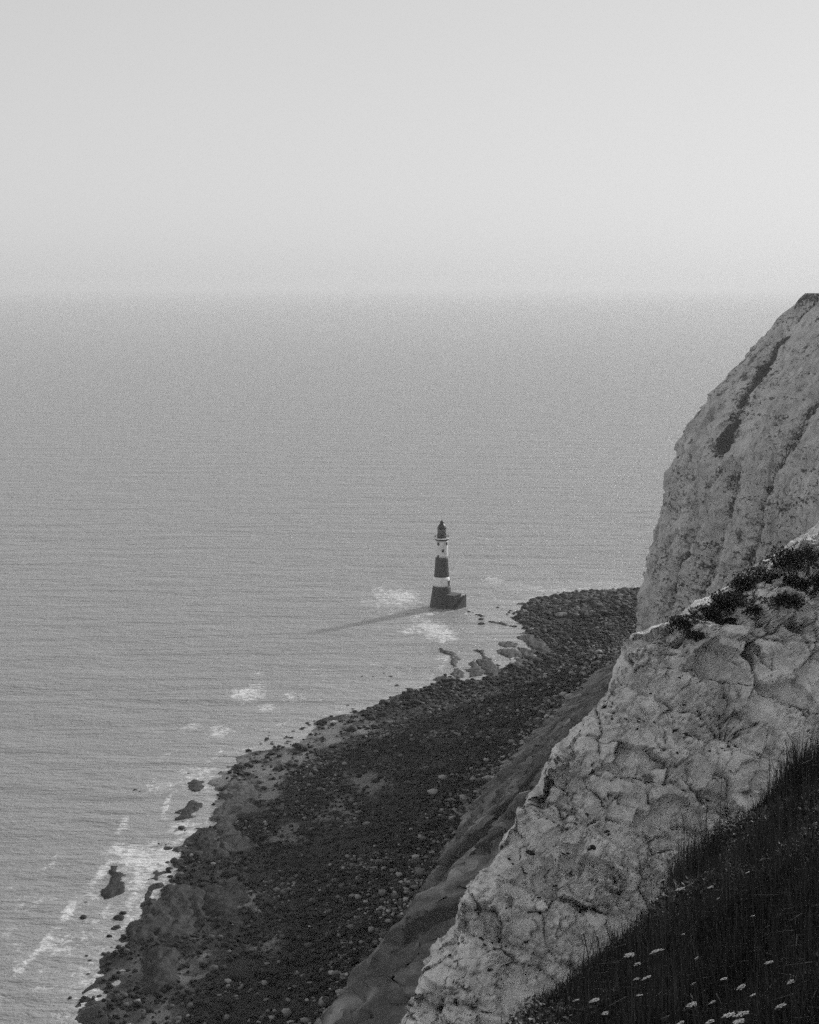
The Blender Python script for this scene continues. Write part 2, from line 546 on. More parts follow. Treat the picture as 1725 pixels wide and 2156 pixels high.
# foam: patches and breaking crests
FO = [(820, 1262, 60, .55), (850, 1258, 34, .75), (800, 1245, 28, .5), (905, 1322, 40, .7), (930, 1335, 34, .8), (860, 1330, 26, .5), (875, 1300, 20, .45), (945, 1345, 22, .6),
      (520, 1462, 36, .75), (500, 1465, 20, .7), (560, 1490, 20, .7), (615, 1468, 20, .6), (540, 1445, 18, .5), (680, 1425, 16, .35), (545, 1415, 14, .4), (660, 1410, 12, .4),
      (465, 1540, 28, .75), (405, 1530, 26, .6), (375, 1567, 12, .4), (330, 1655, 34, .65), (415, 1635, 36, .6), (420, 1660, 30, .5), (400, 1625, 22, .55),
      (385, 1740, 32, .7), (405, 1755, 28, .7), (360, 1790, 34, .75), (300, 1812, 50, .75), (265, 1790, 34, .6), (290, 1850, 42, .6), (340, 1815, 40, .75), (250, 1785, 28, .6),
      (200, 1885, 34, .55), (230, 1930, 30, .45), (190, 1950, 36, .4), (270, 1870, 34, .55), (215, 2000, 26, .45), (175, 2080, 28, .4), (160, 2130, 30, .4), (195, 2130, 22, .5),
      (1040, 1222, 26, .5), (1080, 1238, 30, .35), (1120, 1240, 36, .4), (1030, 1255, 20, .35), (1180, 1245, 26, .4), (1300, 1238, 40, .45), (1230, 1240, 20, .4),
      (930, 1385, 18, .6), (925, 1405, 20, .55), (800, 1368, 12, .4), (790, 1400, 12, .4), (870, 1390, 14, .35), (820, 1400, 14, .3), (905, 1425, 16, .45), (1000, 1290, 22, .35),
      (60, 1900, 40, .45), (40, 2000, 40, .4), (90, 2080, 34, .4), (20, 1960, 30, .4)]
FL = [([(138, 1930), (165, 1895), (190, 1865), (220, 1832), (250, 1810), (290, 1795), (320, 1775)], 3.2, 1.0),
      ([(60, 2030), (100, 1975), (138, 1930)], 3.2, 0.9),
      ([(300, 1850), (345, 1812), (380, 1795), (405, 1775)], 3.5, 0.85),
      ([(200, 1960), (220, 1925), (240, 1900)], 2.2, .6),
      ([(365, 1670), (390, 1655), (420, 1637), (455, 1617)], 2.4, .75),
      ([(820, 1293), (860, 1296), (895, 1293), (915, 1288)], 3.0, .9),
      ([(915, 1300), (940, 1290), (990, 1282)], 2.5, .6),
      ([(1085, 1268), (1120, 1258), (1180, 1249), (1250, 1243), (1345, 1240)], 3.5, .75),
      ([(910, 1405), (925, 1398), (937, 1385)], 2.5, .8),
      ([(905, 1352), (925, 1345), (935, 1338)], 2.5, .8),
      ([(765, 1268), (800, 1258), (845, 1263), (895, 1270)], 2.6, .85), ([(790, 1240), (830, 1250), (870, 1246)], 2.2, .7), ([(985, 1256), (1040, 1263), (1080, 1276)], 2.2, .7),
      ([(838, 1330), (880, 1336), (930, 1352), (952, 1336)], 2.6, .85), ([(1000, 1312), (985, 1294), (1003, 1281)], 2.0, .6), ([(480, 1455), (520, 1466), (552, 1460)], 2.4, .85),
      ([(528, 1490), (580, 1497)], 2.4, .8), ([(440, 1547), (490, 1536)], 2.2, .8), ([(600, 1462), (640, 1470)], 2.0, .7), ([(300, 1650), (345, 1664)], 2.0, .7), ([(240, 1802), (300, 1832), (370, 1802)], 2.4, .8),
      ([(385, 1530), (430, 1526)], 2.0, .7), ([(1020, 1220), (1060, 1226)], 2.0, .6), ([(650, 1425), (700, 1422)], 1.8, .5), ([(160, 2060), (200, 2020), (225, 1990)], 2.0, .6), ([(780, 1402), (830, 1396)], 1.6, .5),
      ([(640, 1540), (700, 1515), (770, 1490), (860, 1452)], 3.0, .4)]
NS = S2[near]
fm = np.zeros(len(NS))
for (x, y, w, s) in FO:
    q = on_z(x, y); k = px_size(q)
    q2 = on_z(x, y + w * 0.5)
    rx = w * k * 1.15; ry = abs(q.y - q2.y) * 1.05; s = s * 0.92
    g = s * np.exp(-(((NS[:, 0] - q.x) / rx) ** 2 + ((NS[:, 1] - q.y) / ry) ** 2))
    fm = np.maximum(fm, g) + 0.25 * np.minimum(fm, g)
warp = np.c_[fbm(P3 / 12, 3, 5), fbm(P3 / 12 + 40, 3, 6)] * 2.5
for pts, w, s in FL:
    pl = np.array([on_z(*p)[:2] for p in pts])
    dd = np.abs(sdist(NS + warp, pl))
    brk = 0.7 + 0.6 * fbm(P3 / 9, 2, 55)
    fm = np.maximum(fm, s * brk * np.exp(-(dd / (w * 0.55)) ** 2))
lowl = sstep(455, 400, NS[:, 1])
fm = np.maximum(fm, (0.42 + 0.25 * lowl) * np.exp(-np.maximum(offs, 0) / (2.5 + 5 * lowl)) * sstep(-0.4 - 0.2 * lowl, 0.25, fbm(P3 / 18, 2, 91)))
fm = np.maximum(fm, lowl * 0.5 * np.exp(-((offs - 16) / 12) ** 2) * sstep(-0.15, 0.35, fbm(P3 / 14, 3, 94)))
fm = fm + 0.10 * np.exp(-np.maximum(offs, 0) / 45.0) * sstep(0.0, 0.5, fbm(P3 / 25, 2, 92))
for L_, s0_, sd_ in ((5, 0.7, 0), (13, 0.75, 3), (24, 0.6, 6), (38, 0.4, 9)):
    wob = offs - L_ - 5.0 * fbm(P3 / 22.0, 3, 140 + sd_)
    br_ = sstep(0.0, 0.35, fbm(P3 / 16.0, 3, 141 + sd_))
    fm = np.maximum(fm, s0_ * (0.6 + 0.5 * lowl) * br_ * np.exp(-(wob / 1.5) ** 2) * (NS[:, 1] < 640))
fm = fm * sstep(-1.0, 1.5, offs)
FOAM[near] = fm
SHAL[near] = np.exp(-np.maximum(offs, 0) / 28.0)
SZ[near] += 0.25 * np.clip(fm, 0, 1)
me = make_mesh('sea', np.c_[S2, SZ], grid_faces(len(rad), len(ang)))
add_attr(me, 'foam', FOAM); add_attr(me, 'shallow', SHAL)
add_attr(me, 'chop', 1.0 - 0.75 * sstep(1200, 6000, R.ravel()))
link('sea', me, M_SEA, kind='structure')

# ------------------------------------------------------------------ the long cliff: an apron of ribs, then the steep wall and headland
def loft_line(pts, fine0, fine1, step):
    seg = np.sqrt((np.diff(pts, axis=0) ** 2).sum(1)); cum = np.r_[0, np.cumsum(seg)]
    ds = np.r_[np.arange(0, cum[fine0], 2.5), np.arange(cum[fine0], cum[fine1], step), np.arange(cum[fine1], cum[-1], 3.0)]
    fx = np.interp(ds, cum, pts[:, 0]); fy = np.interp(ds, cum, pts[:, 1])
    for _ in range(6):
        fx[1:-1] = (fx[:-2] + 2 * fx[1:-1] + fx[2:]) / 4; fy[1:-1] = (fy[:-2] + 2 * fy[1:-1] + fy[2:]) / 4
    return ds, fx, fy, cum
def bumpf(x, c, w): return np.exp(-((x - c) / w) ** 2)

# apron
ds, fx, fy, cum = loft_line(FOOT[:14], 3, 13, 0.75)
HH = np.arange(-4, 100, 0.8)
Sg, Hg = np.meshgrid(ds, HH); s_ = Sg.ravel(); h_ = Hg.ravel()
FX = np.interp(s_, ds, fx) - np.interp(np.interp(s_, ds, fy), [250, 330, 380, 480, 560, 590], [6, 6, 7, 9, 8, 3]) + 3.5 * sstep(328, 333, np.interp(s_, ds, fy)) * (np.interp(s_, ds, fy) < 345); FY = np.interp(s_, ds, fy)
P3 = np.c_[FX, FY, h_]
tan_ = np.interp(FY, [150, 300, 340, 430, 480, 540, 600], [1.4, 1.25, 1.2, 0.95, 0.58, 0.52, 0.52])
cap = np.interp(FY, [150, 252, 330, 430, 480, 600], [40, 55, 60, 50, 34, 22])
set_ = h_ / tan_
sl = fbm(np.c_[s_ / 9.0 - h_ / 22.0, h_ / 26.0, 0 * s_], 4, 65)
sl2 = fbm(np.c_[s_ / 3.0 - h_ / 8.0, h_ / 16.0, 0 * s_ + 5], 3, 67)
up = sstep(1.5, 6, h_ + 3 * fbm(P3 / 12, 2, 66))
dark = sstep(-0.15, 0.35, sl + 0.6 * sl2) * up
gy_ = bumpf(s_ + 2 * fbm(P3 / 6, 3, 68), np.interp(329.5, FOOT[:14, 1], cum[:14]) + 0.1 * h_, 5.0) * (1 - sstep(50, 70, h_))
toe = sstep(331, 326, FY) * (1 - sstep(6, 10, h_ + 2 * fbm(P3 / 5, 3, 69)))
vegv = np.maximum(np.maximum(0.95 * dark, 1.2 * gy_), 1.1 * toe)
relief = 1.5 * ridged(np.c_[s_ / 6.0 - h_ / 14.0, h_ / 40.0, 0 * s_], 4, 51) + 1.6 * fbm(P3 / 8.0, 5, 52, 0.6) + 1.4 * ridged(np.c_[s_ / 2.4 - h_ / 7.0, h_ / 14.0, 0 * s_], 4, 53) + 0.8 * fbm(P3 / 2.0, 3, 56)
ab = voronoi(np.c_[s_ / 4.0 - h_ / 11.0 + 0.4 * fbm(P3 / 5, 3, 29), h_ / 8.0 + 0.3 * fbm(P3 / 4, 3, 30), 0 * s_], 49, 0.95, True)
ac = voronoi(np.c_[s_ / 1.6 - h_ / 4.0, h_ / 3.0 + 0.3 * fbm(P3 / 3, 3, 36), 0 * s_], 50, 0.95, True)
relief = relief + 2.6 * (ab[2] - 0.5) + 1.6 * ab[3] + 1.1 * (ac[2] - 0.5) + 0.8 * ac[3] + 1.6 * fbm(np.c_[s_ / 11.0, 0 * s_, 0 * s_], 3, 37) * bumpf(h_, 0, 8)
set_d = set_ + 3.4 * dark + 4.0 * gy_ - relief * 0.85 * sstep(-3, 3, h_) - 1.5 * bumpf(h_, 0, 4)
Zc = np.where(h_ > cap, cap + 0.2 * (h_ - cap), h_)
bh, _ = beach_z(np.c_[FX, FY])
Zw = Zc + np.clip(bh, 0, 5) * np.clip(1 - h_ / 40, 0, 1) * 0.6
me = make_mesh('cliff_apron', np.c_[FX + set_d, FY + 0.9 * fbm(P3 / 2.6, 3, 57), Zw + 0.8 * fbm(P3 / 2.2 + 7, 3, 58)], grid_faces(len(HH), len(ds)), False)
add_attr(me, 'veg', np.clip(vegv, 0, 1)); add_attr(me, 'band', np.full(len(s_), 0.12)); add_attr(me, 'dirt', np.clip(0.85 + 0.8 * sl2, 0.3, 1.0))
add_attr(me, 'streak', np.clip(0.5 + 0.55 * ridged(np.c_[s_ / 2.6 - h_ / 8.0, h_ / 18.0, 0 * s_], 4, 53) * up + 0.35 * fbm(P3 / 1.7, 3, 59), 0, 1))
link('cliff_apron', me, M_CLIFF, kind='structure')

# wall and headland
WALL = np.array([(165, 360), (150, 400), (135, 440), (124, 480), (117, 510), (107, 545), (100, 575), (97, 588), (101, 597), (110, 604), (135, 612), (200, 620), (420, 640)], float)
ds, fx, fy, cum = loft_line(WALL, 3, 10, 0.6)
sil = [(1345, 1362), (1348, 1300), (1358, 1215), (1384, 1130), (1402, 1062), (1413, 1000), (1424, 958), (1440, 916), (1462, 882), (1486, 850), (1505, 820), (1532, 795), (1560, 765), (1587, 735), (1650, 667), (1725, 588)]
silp = [at_y(x, y, 592.0) for x, y in sil]
hB = np.array([-10.0] + [p.z for p in silp]); oB = np.array([-1.5] + [p.x - silp[0].x for p in silp])
hB = np.r_[hB, hB[-1] + 3, hB[-1] + 6, 170]; oB = np.r_[oB, oB[-1] + 30, oB[-1] + 120, oB[-1] + 300]
HH = np.r_[np.arange(0, 142, 0.6), np.arange(142, 156, 2.0)]
Sg, Hg = np.meshgrid(ds, HH); s_ = Sg.ravel(); h_ = Hg.ravel()
FX = np.interp(s_, ds, fx); FY = np.interp(s_, ds, fy)
P3 = np.c_[FX, FY, h_]
set_ = np.interp(h_, hB, oB)
S_C = cum[8]
ux = np.interp(s_, [0, cum[6], S_C - 6, S_C + 10, cum[-1]], [0.0, 0.0, 0.05, 0.9, 1.2])
front = s_ < S_C
yv = np.where(front, FY, 640.0) + 2.5 * fbm(P3 / 16.0, 3, 41) + 1.2 * fbm(P3 / 4.0, 3, 42)
gl = np.zeros(len(s_)); vegv = np.zeros(len(s_))
def gully(hs, ys, w, depth, h0, h1, vg):
    global gl, vegv
    c_ = np.interp(h_, hs, ys)
    g = bumpf(yv, c_, w) * sstep(h0 - 8, h0 + 3, h_) * (1 - sstep(h1 - 8, h1 + 6, h_))
    gl = gl + depth * g
    vegv = np.maximum(vegv, vg * g)
gully([10, 20, 44, 68, 90], [563, 560, 561, 552, 549], 3.4, 5.0, 0, 62, 0.8)
gully([15, 32, 78, 100], [541, 540, 535, 536], 4.2, 6.0, 0, 92, 0.72)
gully([80, 97, 123, 140], [549, 555, 568, 575], 5.0, 5.0, 92, 150, 1.0)
gully([80, 90], [537, 537], 7.0, 3.5, 81, 88, 0.9)
gully([60, 120], [551, 548], 2.2, 2.5, 84, 104, 0.75)
gully([20, 140], [516, 512], 5.0, 5.0, 0, 150, 0.6)
relief = 1.5 * ridged(np.c_[s_ / 7.0 - h_ / 30.0, h_ / 50.0, 0 * s_], 4, 51) + 1.7 * fbm(P3 / 9.0, 5, 52, 0.6) + 1.0 * ridged(np.c_[s_ / 2.8 + fbm(P3 / 9, 2, 58), h_ / 12.0, 0 * s_], 3, 53) + 0.7 * fbm(P3 / 2.2, 3, 57)
vf_ = voronoi(P3 / [5.0, 5.0, 7.0] + 0.3 * np.c_[fbm(P3 / 5, 2, 44), fbm(P3 / 5, 2, 45), fbm(P3 / 5, 2, 46)], 47, 0.9, True)
vg_ = voronoi(P3 / [2.3, 2.3, 8.0] + 0.25 * np.c_[fbm(P3 / 4, 2, 24), fbm(P3 / 4, 2, 25), fbm(P3 / 4, 2, 26)], 48, 0.95, True)
relief = 0.75 * relief + 1.6 * (vf_[2] - 0.5) + 1.2 * vf_[3] + 0.9 * (vg_[2] - 0.5) + 0.7 * vg_[3]
bed = (h_ + 2.6 * fbm(P3 / 22, 3, 60) + 4.0 * fbm(np.c_[h_ / 13, 0 * h_, 0 * h_], 2, 61)) % 8.4
strata = 0.6 * sstep(0, 6.5, bed) * (1 - sstep(7.4, 8.4, bed)) * sstep(-0.2, 0.3, fbm(P3 / 18, 3, 62))
set_d = set_ + gl - relief * 1.0 - strata
me = make_mesh('chalk_headland', np.c_[FX + set_d, FY - np.sin(ux) * set_d * 0.9, h_], grid_faces(len(HH), len(ds)), False)
top_ = 0.6 * sstep(144, 156, h_ + 9 * fbm(P3 / 10, 4, 64))
add_attr(me, 'veg', np.clip(np.maximum(vegv, top_), 0, 1))
add_attr(me, 'band', np.exp(-((bed - 7.6) / 1.0) ** 2) * 0.36 * sstep(-0.25, 0.25, fbm(P3 / 14, 3, 63)) + 0.06)
add_attr(me, 'dirt', np.zeros(len(s_)))
add_attr(me, 'streak', np.clip(0.2 + 0.75 * (1 - sstep(0.0, 0.10, vg_[1] - vg_[0])) * sstep(-0.1, 0.3, fbm(P3 / 10, 3, 27)) + 0.25 * fbm(P3 / 2.0, 3, 28), 0, 1))
link('chalk_headland', me, M_CLIFF, kind='structure')

# unseen land added outside the frame at right to block sun from beach and cliffs
gx = np.array([0, 6, 20, 60, 160, 420.]); gy = np.arange(-160, 525, 12.0)
vs = []
for y in gy:
    e = float(np.interp(y, [-160, 0, 110, 200, 600], [44, 44, 84, 69, 192]))
    for k, x in enumerate(gx):
        z = [40, 148, 157, 160, 162, 165][k]
        vs.append((e + x, y, z + 2.0 * math.sin(y / 37.0 + k)))
me = make_mesh('added_shade_land', vs, grid_faces(len(gy), len(gx)))
link('added_shade_land', me, M_DOWN, kind='structure')

# ------------------------------------------------------------------ the near chalk spur
SPUR = [(1990, 960), (1860, 1045), (1725, 1140), (1640, 1200), (1587, 1240), (1520, 1275), (1440, 1318), (1400, 1342), (1345, 1368), (1322, 1392), (1298, 1440), (1288, 1480), (1262, 1520),
        (1225, 1560), (1180, 1612), (1152, 1650), (1140, 1690), (1118, 1720), (1098, 1762), (1060, 1800), (1048, 1840), (1010, 1880), (985, 1912), (975, 1960), (962, 2010), (905, 2060), (890, 2100), (868, 2156), (820, 2240), (760, 2330)]
def face_y(x, z):
    return 54.0 + 0.55 * (z - 127.0) + 0.10 * x
def spur_pt(px, py):
    d = ray(px, py)
    # CAM + d t on the face plane
    t = (54.0 + 0.55 * (CAM_Z - 127.0)) / (d.y - 0.55 * d.z - 0.10 * d.x)
    return Vector((d.x * t, d.y * t, CAM_Z + d.z * t))
sp = [spur_pt(*p) for p in SPUR][::-1]
spz = np.array([p.z for p in sp]); spx = np.array([p.x for p in sp])
zr = np.arange(spz[0], spz[-1], 0.062)
ar = np.r_[np.arange(-9, -1.2, 0.35), np.arange(-1.2, 17.5, 0.058), np.arange(17.5, 30, 0.6)]
Ag, Zg = np.meshgrid(ar, zr)
a_ = Ag.ravel(); z_ = Zg.ravel()
xs = np.interp(z_, spz, spx)
RND = 0.9
aa = np.clip(a_, 0, None)
x_ = xs + aa
back = np.where(a_ < RND, (RND - np.clip(a_, 0, RND)) ** 2 / (2 * RND), 0)
y_ = face_y(x_, z_) + back + np.where(a_ < 0, -a_ * 1.4, 0)
x_ = x_ + np.where(a_ < 0, -a_ * 0.12, 0)
z2 = z_ - np.where(a_ < -1.5, (-a_ - 1.5) * 0.8, 0)
P3 = np.c_[x_, y_, z2]
wq = np.c_[fbm(P3 / 1.6, 3, 11), fbm(P3 / 1.6 + 31, 3, 12), fbm(P3 / 1.6 + 77, 3, 13)]
# bedding dips slightly; joints cut it into blocks
rot = np.array([[0.96, 0, 0.27], [0, 1, 0], [-0.27, 0, 0.96]])
Q = P3 @ rot
wf = np.c_[fbm(P3 / 0.5, 3, 14), fbm(P3 / 0.5 + 31, 3, 15), fbm(P3 / 0.5 + 77, 3, 16)]
b1a, b1b, b1c, b1t = voronoi(Q / [2.6, 2.6, 1.9] + wq * 0.22 + wf * 0.05, 101, 0.8, True)
b2a, b2b, b2c, b2t = voronoi(Q / [1.0, 1.0, 0.75] + wq * 0.25 + wf * 0.08, 102, 0.85, True)
b3a, b3b, b3c, b3t = voronoi(Q / [0.36, 0.36, 0.26] + wf * 0.25, 103, 0.9, True)
big = fbm(P3 / 5.5, 5, 104, 0.55)
blocky = sstep(-0.3, 0.3, fbm(P3 / 4.2, 3, 105))
rub = sstep(-0.05, 0.3, fbm(P3 / 2.2, 3, 106))
part = sstep(-0.15, 0.2, fbm(P3 / 1.1, 2, 107))
c1 = (1 - sstep(0.0, 0.035, b1b - b1a)) * part; c2 = (1 - sstep(0.0, 0.05, b2b - b2a)) * (0.25 + 0.75 * part); c3 = (1 - sstep(0, 0.16, b3b - b3a))
disp = 1.5 * big + 0.8 * (b1c - 0.5) + 1.0 * b1t - 0.3 * c1
disp += (0.25 + 0.75 * blocky) * (0.32 * (b2c - 0.5) + 0.58 * b2t - 0.2 * c2)
disp += (0.2 + 0.8 * rub) * (0.09 * (b3c - 0.5) + 0.26 * b3t - 0.05 * c3)
# rounded knobs standing out of the softer chalk
kn, _, kc, _ = voronoi(Q / [1.9, 1.9, 1.5] + wf * 0.08, 120)
knob = np.sqrt(np.clip(1 - (kn / (0.16 + 0.20 * kc)) ** 2, 0, 1)) * (kc > 0.45)
disp += 0.12 * knob * (1 - 0.9 * blocky)
# long joints, steep and oblique
j1 = np.abs(fbm(np.c_[Q[:, 0] / 1.5, Q[:, 1] / 1.5, Q[:, 2] / 6.0] + wf * 0.06, 2, 131)); j2 = np.abs(fbm(np.c_[(Q[:, 0] + 0.8 * Q[:, 2]) / 2.2, Q[:, 1] / 2.2, (Q[:, 2] - 0.6 * Q[:, 0]) / 7.0] + wf * 0.05, 2, 132))
joint = np.maximum((1 - sstep(0.0, 0.022, j1)) * sstep(-0.1, 0.2, fbm(P3 / 3.0, 2, 133)), (1 - sstep(0.0, 0.018, j2)) * sstep(-0.05, 0.25, fbm(P3 / 3.0, 2, 134)))
disp -= 0.16 * joint
led = (z2 * 0.97 + 0.27 * x_ + 0.7 * fbm(P3 / 3, 4, 110)) / 2.4
lf = led - np.floor(led)
ledge = sstep(0.0, 0.8, lf) * (1 - sstep(0.9, 1.0, lf)) * sstep(-0.35, 0.2, fbm(P3 / 5, 2, 111))
P3 = np.c_[x_, y_, z2]
disp += 0.8 * ledge
disp += 0.12 * fbm(P3 / 0.6, 4, 108, 0.6) + 0.05 * fbm(P3 / 0.15, 3, 109)
crack = np.clip(0.9 * joint + 1.0 * c1 + 0.75 * c2 * blocky + 0.3 * c3 * rub + 0.35 * (lf > 0.93), 0, 1)
k = sstep(-1.5, 0.3, a_) * 0.75 + 0.25
nx, ny, nz = -0.25 * sstep(1.2, 0, a_), -0.86, 0.42
rag = (0.55 * fbm(P3 / 1.6, 5, 135, 0.6) + 0.15 * (b2c - 0.5) + 0.35 * (b1c - 0.5)) * sstep(3.0, 0.3, a_)
X = x_ + disp * nx * k - 0.55 * rag; Y = y_ + disp * ny * k; Z = z2 + disp * nz * k + 0.6 * rag
me = make_mesh('chalk_spur', np.c_[X, Y, Z], grid_faces(len(zr), len(ar)), False)
add_attr(me, 'crack', crack)
spur = link('chalk_spur', me, M_CHALK, kind='structure')
SPUR_V = np.c_[X, Y, Z].reshape(len(zr), len(ar), 3)
_d = SPUR_V.reshape(-1, 3) - np.array([0, 0, CAM_Z])
_t = FPX / (_d[:, 1] * CP - _d[:, 2] * SP)
SPUR_PX = np.c_[862.5 + _d[:, 0] * _t, 1078 - (_d[:, 1] * SP + _d[:, 2] * CP) * _t]
def spur_at(px, py):
    w = (SPUR_PX[:, 0] - px) ** 2 + (SPUR_PX[:, 1] - py) ** 2 + (a_ < -0.3) * 1e6
    return Vector(SPUR_V.reshape(-1, 3)[int(np.argmin(w))])

# ------------------------------------------------------------------ rocks
k2 = (798.6, 1197.9, .3472); k5 = (135.8, 1517.3, .338)
gF = 'finger ledges in the bay below the lighthouse'; gS = 'small ledges awash in the foam'; gB = 'broad ledges along the near shore'
LEDGES = [
    ('rock_ledge', [(365, 480), (410, 485), (460, 510), (485, 550), (490, 600), (520, 630), (500, 655), (440, 650), (455, 600), (430, 570), (425, 530), (390, 500)], k2, 'leftmost curved finger of grey ledge reaching into the bay', gF, M_LEDGE),
    ('rock_ledge', [(575, 485), (620, 490), (650, 530), (690, 550), (705, 590), (735, 620), (720, 650), (640, 640), (610, 600), (600, 550), (610, 520)], k2, 'broad finger ledge, second from the left in the bay', gF, M_LEDGE),
    ('rock_ledge', [(545, 570), (590, 545), (605, 600), (640, 640), (560, 645), (550, 610)], k2, 'low stubby ledge leaning on the second finger ledge', gF, M_LEDGE),
    ('rock_ledge', [(725, 445), (780, 438), (825, 452), (832, 470), (770, 472)], k2, 'small slim ledge islet left of the far finger ledges', gF, M_LEDGE),
    ('rock_ledge', [(730, 490), (800, 478), (850, 500), (870, 560), (890, 590), (840, 605), (800, 560), (770, 530), (735, 510)], k2, 'hooked finger ledge in the middle of the bay', gF, M_LEDGE),
    ('rock_ledge', [(835, 470), (870, 468), (930, 500), (975, 530), (960, 555), (900, 580), (870, 540)], k2, 'slanting grey ledge right of the hooked finger ledge', gF, M_LEDGE),
    ('rock_ledge', [(825, 408), (880, 398), (940, 412), (1000, 440), (1030, 480), (1050, 510), (1000, 520), (940, 480), (880, 440)], k2, 'farthest and longest finger ledge, nearest the boulder heap', gF, M_LEDGE),
    ('rock_ledge', [(665, 312), (700, 310), (785, 330), (840, 345), (830, 352), (760, 335), (690, 322)], k2, 'thin ribbon of ledge awash between lighthouse and headland', gF, M_LEDGE_D, 0.4),
    ('rock_ledge', [(990, 420), (1060, 385), (1130, 390), (1190, 420), (1200, 500), (1190, 560), (1150, 600), (1110, 600), (1060, 650), (1100, 720), (1160, 780), (1200, 830), (1080, 840), (960, 820), (960, 720), (945, 600), (975, 500)], k5, 'big smooth grey ledge at the turn of the shore', gB, M_LEDGE, 1.1, 0.5),
    ('rock_ledge', [(810, 710), (910, 705), (930, 770), (960, 830), (1080, 850), (1080, 890), (900, 900), (820, 850), (830, 800)], k5, 'dark-lipped ledge step left of the big grey ledge', gB, M_LEDGE_D, 1.0, 0.5),
    ('rock_ledge', [(740, 520), (800, 480), (850, 490), (830, 540), (780, 600), (720, 600)], k5, 'wedge-shaped ledge awash with foam left of the big ledge', gS, M_LEDGE_D, 0.5),
    ('rock_ledge', [(760, 380), (830, 350), (860, 390), (820, 450), (780, 430)], k5, 'dark ledge breaking the foam farthest out on the left', gS, M_LEDGE_D, 0.5),
    ('rock_ledge', [(270, 900), (330, 930), (350, 980), (340, 1100), (290, 1110), (270, 1020), (250, 980)], k5, 'dark upright ledge islet in the broad foam at lower left', gS, M_LEDGE_D, 0.8),
    ('rock_ledge', [(525, 1000), (560, 940), (600, 930), (590, 980), (560, 1010)], k5, 'little pointed ledge in white foam by the dark shore', gS, M_LEDGE_D, 0.6),
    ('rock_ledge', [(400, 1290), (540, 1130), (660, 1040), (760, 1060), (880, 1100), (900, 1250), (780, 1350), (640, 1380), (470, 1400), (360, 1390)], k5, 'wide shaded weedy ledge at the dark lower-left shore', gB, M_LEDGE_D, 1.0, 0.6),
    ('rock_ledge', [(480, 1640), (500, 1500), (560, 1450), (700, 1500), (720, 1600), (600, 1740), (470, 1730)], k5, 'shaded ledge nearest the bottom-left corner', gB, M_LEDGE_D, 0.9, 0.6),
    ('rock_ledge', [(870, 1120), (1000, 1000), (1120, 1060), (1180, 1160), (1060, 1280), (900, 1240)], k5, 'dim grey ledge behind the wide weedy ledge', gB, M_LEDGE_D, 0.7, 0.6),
]
LEDGE_POLY = [np.array([on_z(k_[0] + k_[2] * x, k_[1] + k_[2] * y, 0.3)[:2] for x, y in pts_]) for _, pts_, k_, *_r in LEDGES]

def ico(sub):
    import bmesh
    bm = bmesh.new(); bmesh.ops.create_icosphere(bm, subdivisions=sub, radius=1.0)
    v = np.array([x.co[:] for x in bm.verts]); f = np.array([[x.index for x in p.verts] for p in bm.faces])
    bm.free(); return v, f
I1, I1F = ico(1); I2, I2F = ico(2); I3, I3F = ico(3)

def rock_shape(V, r, cuts=7, rough=0.18):
    n = V / np.linalg.norm(V, axis=1, keepdims=True)
    d = np.ones(len(V)) * 1.0
    for _ in range(cuts):
        pl = r.normal(size=3); pl /= np.linalg.norm(pl)
        c = n @ pl
        lim = r.uniform(0.6, 0.9)
        d = np.where(c > 1e-3, np.minimum(d, lim / np.maximum(c, 1e-3)), d)
    d = d * (1 + rough * fbm(n * 1.7 + r.uniform(0, 50), 3, 5))
    return n * d[:, None] * np.array([1, r.uniform(0.6, 1.0), r.uniform(0.42, 0.7)])

BOULDER = []
for k in range(14):
    r = np.random.default_rng(100 + k)
    BOULDER.append(make_mesh('boulder', rock_shape(I3 if k < 6 else I2, r, 8), I3F if k < 6 else I2F, smooth=False))
    BOULDER[-1].materials.append(M_WEED)
BOULDER_P = []
for k in range(5):
    r = np.random.default_rng(200 + k)
    BOULDER_P.append(make_mesh('pale_boulder', rock_shape(I2, r, 8), I2F, smooth=False))
    BOULDER_P[-1].materials.append(M_PALE)

def boulder(x, y, rad, label, group, pale=False, flat=1.0, sink=0.3, name='boulder'):
    z, _ = beach_z(np.array([[x, y]])); z = max(float(z[0]), -0.5)
    me = random.choice(BOULDER_P if pale else BOULDER)
    o = bpy.data.objects.new(name, me); COL.objects.link(o)
    o.scale = (rad * random.uniform(0.9, 1.25), rad * random.uniform(0.8, 1.1), rad * random.uniform(0.75, 1.1) * flat)
    o.location = (x, y, z + rad * flat * (0.6 - sink))
    o.rotation_euler = (random.uniform(-.3, .3), random.uniform(-.3, .3), random.uniform(0, 6.28))
    o['label'] = label; o['category'] = 'boulder'; o['group'] = group
    return o

n_b = 0
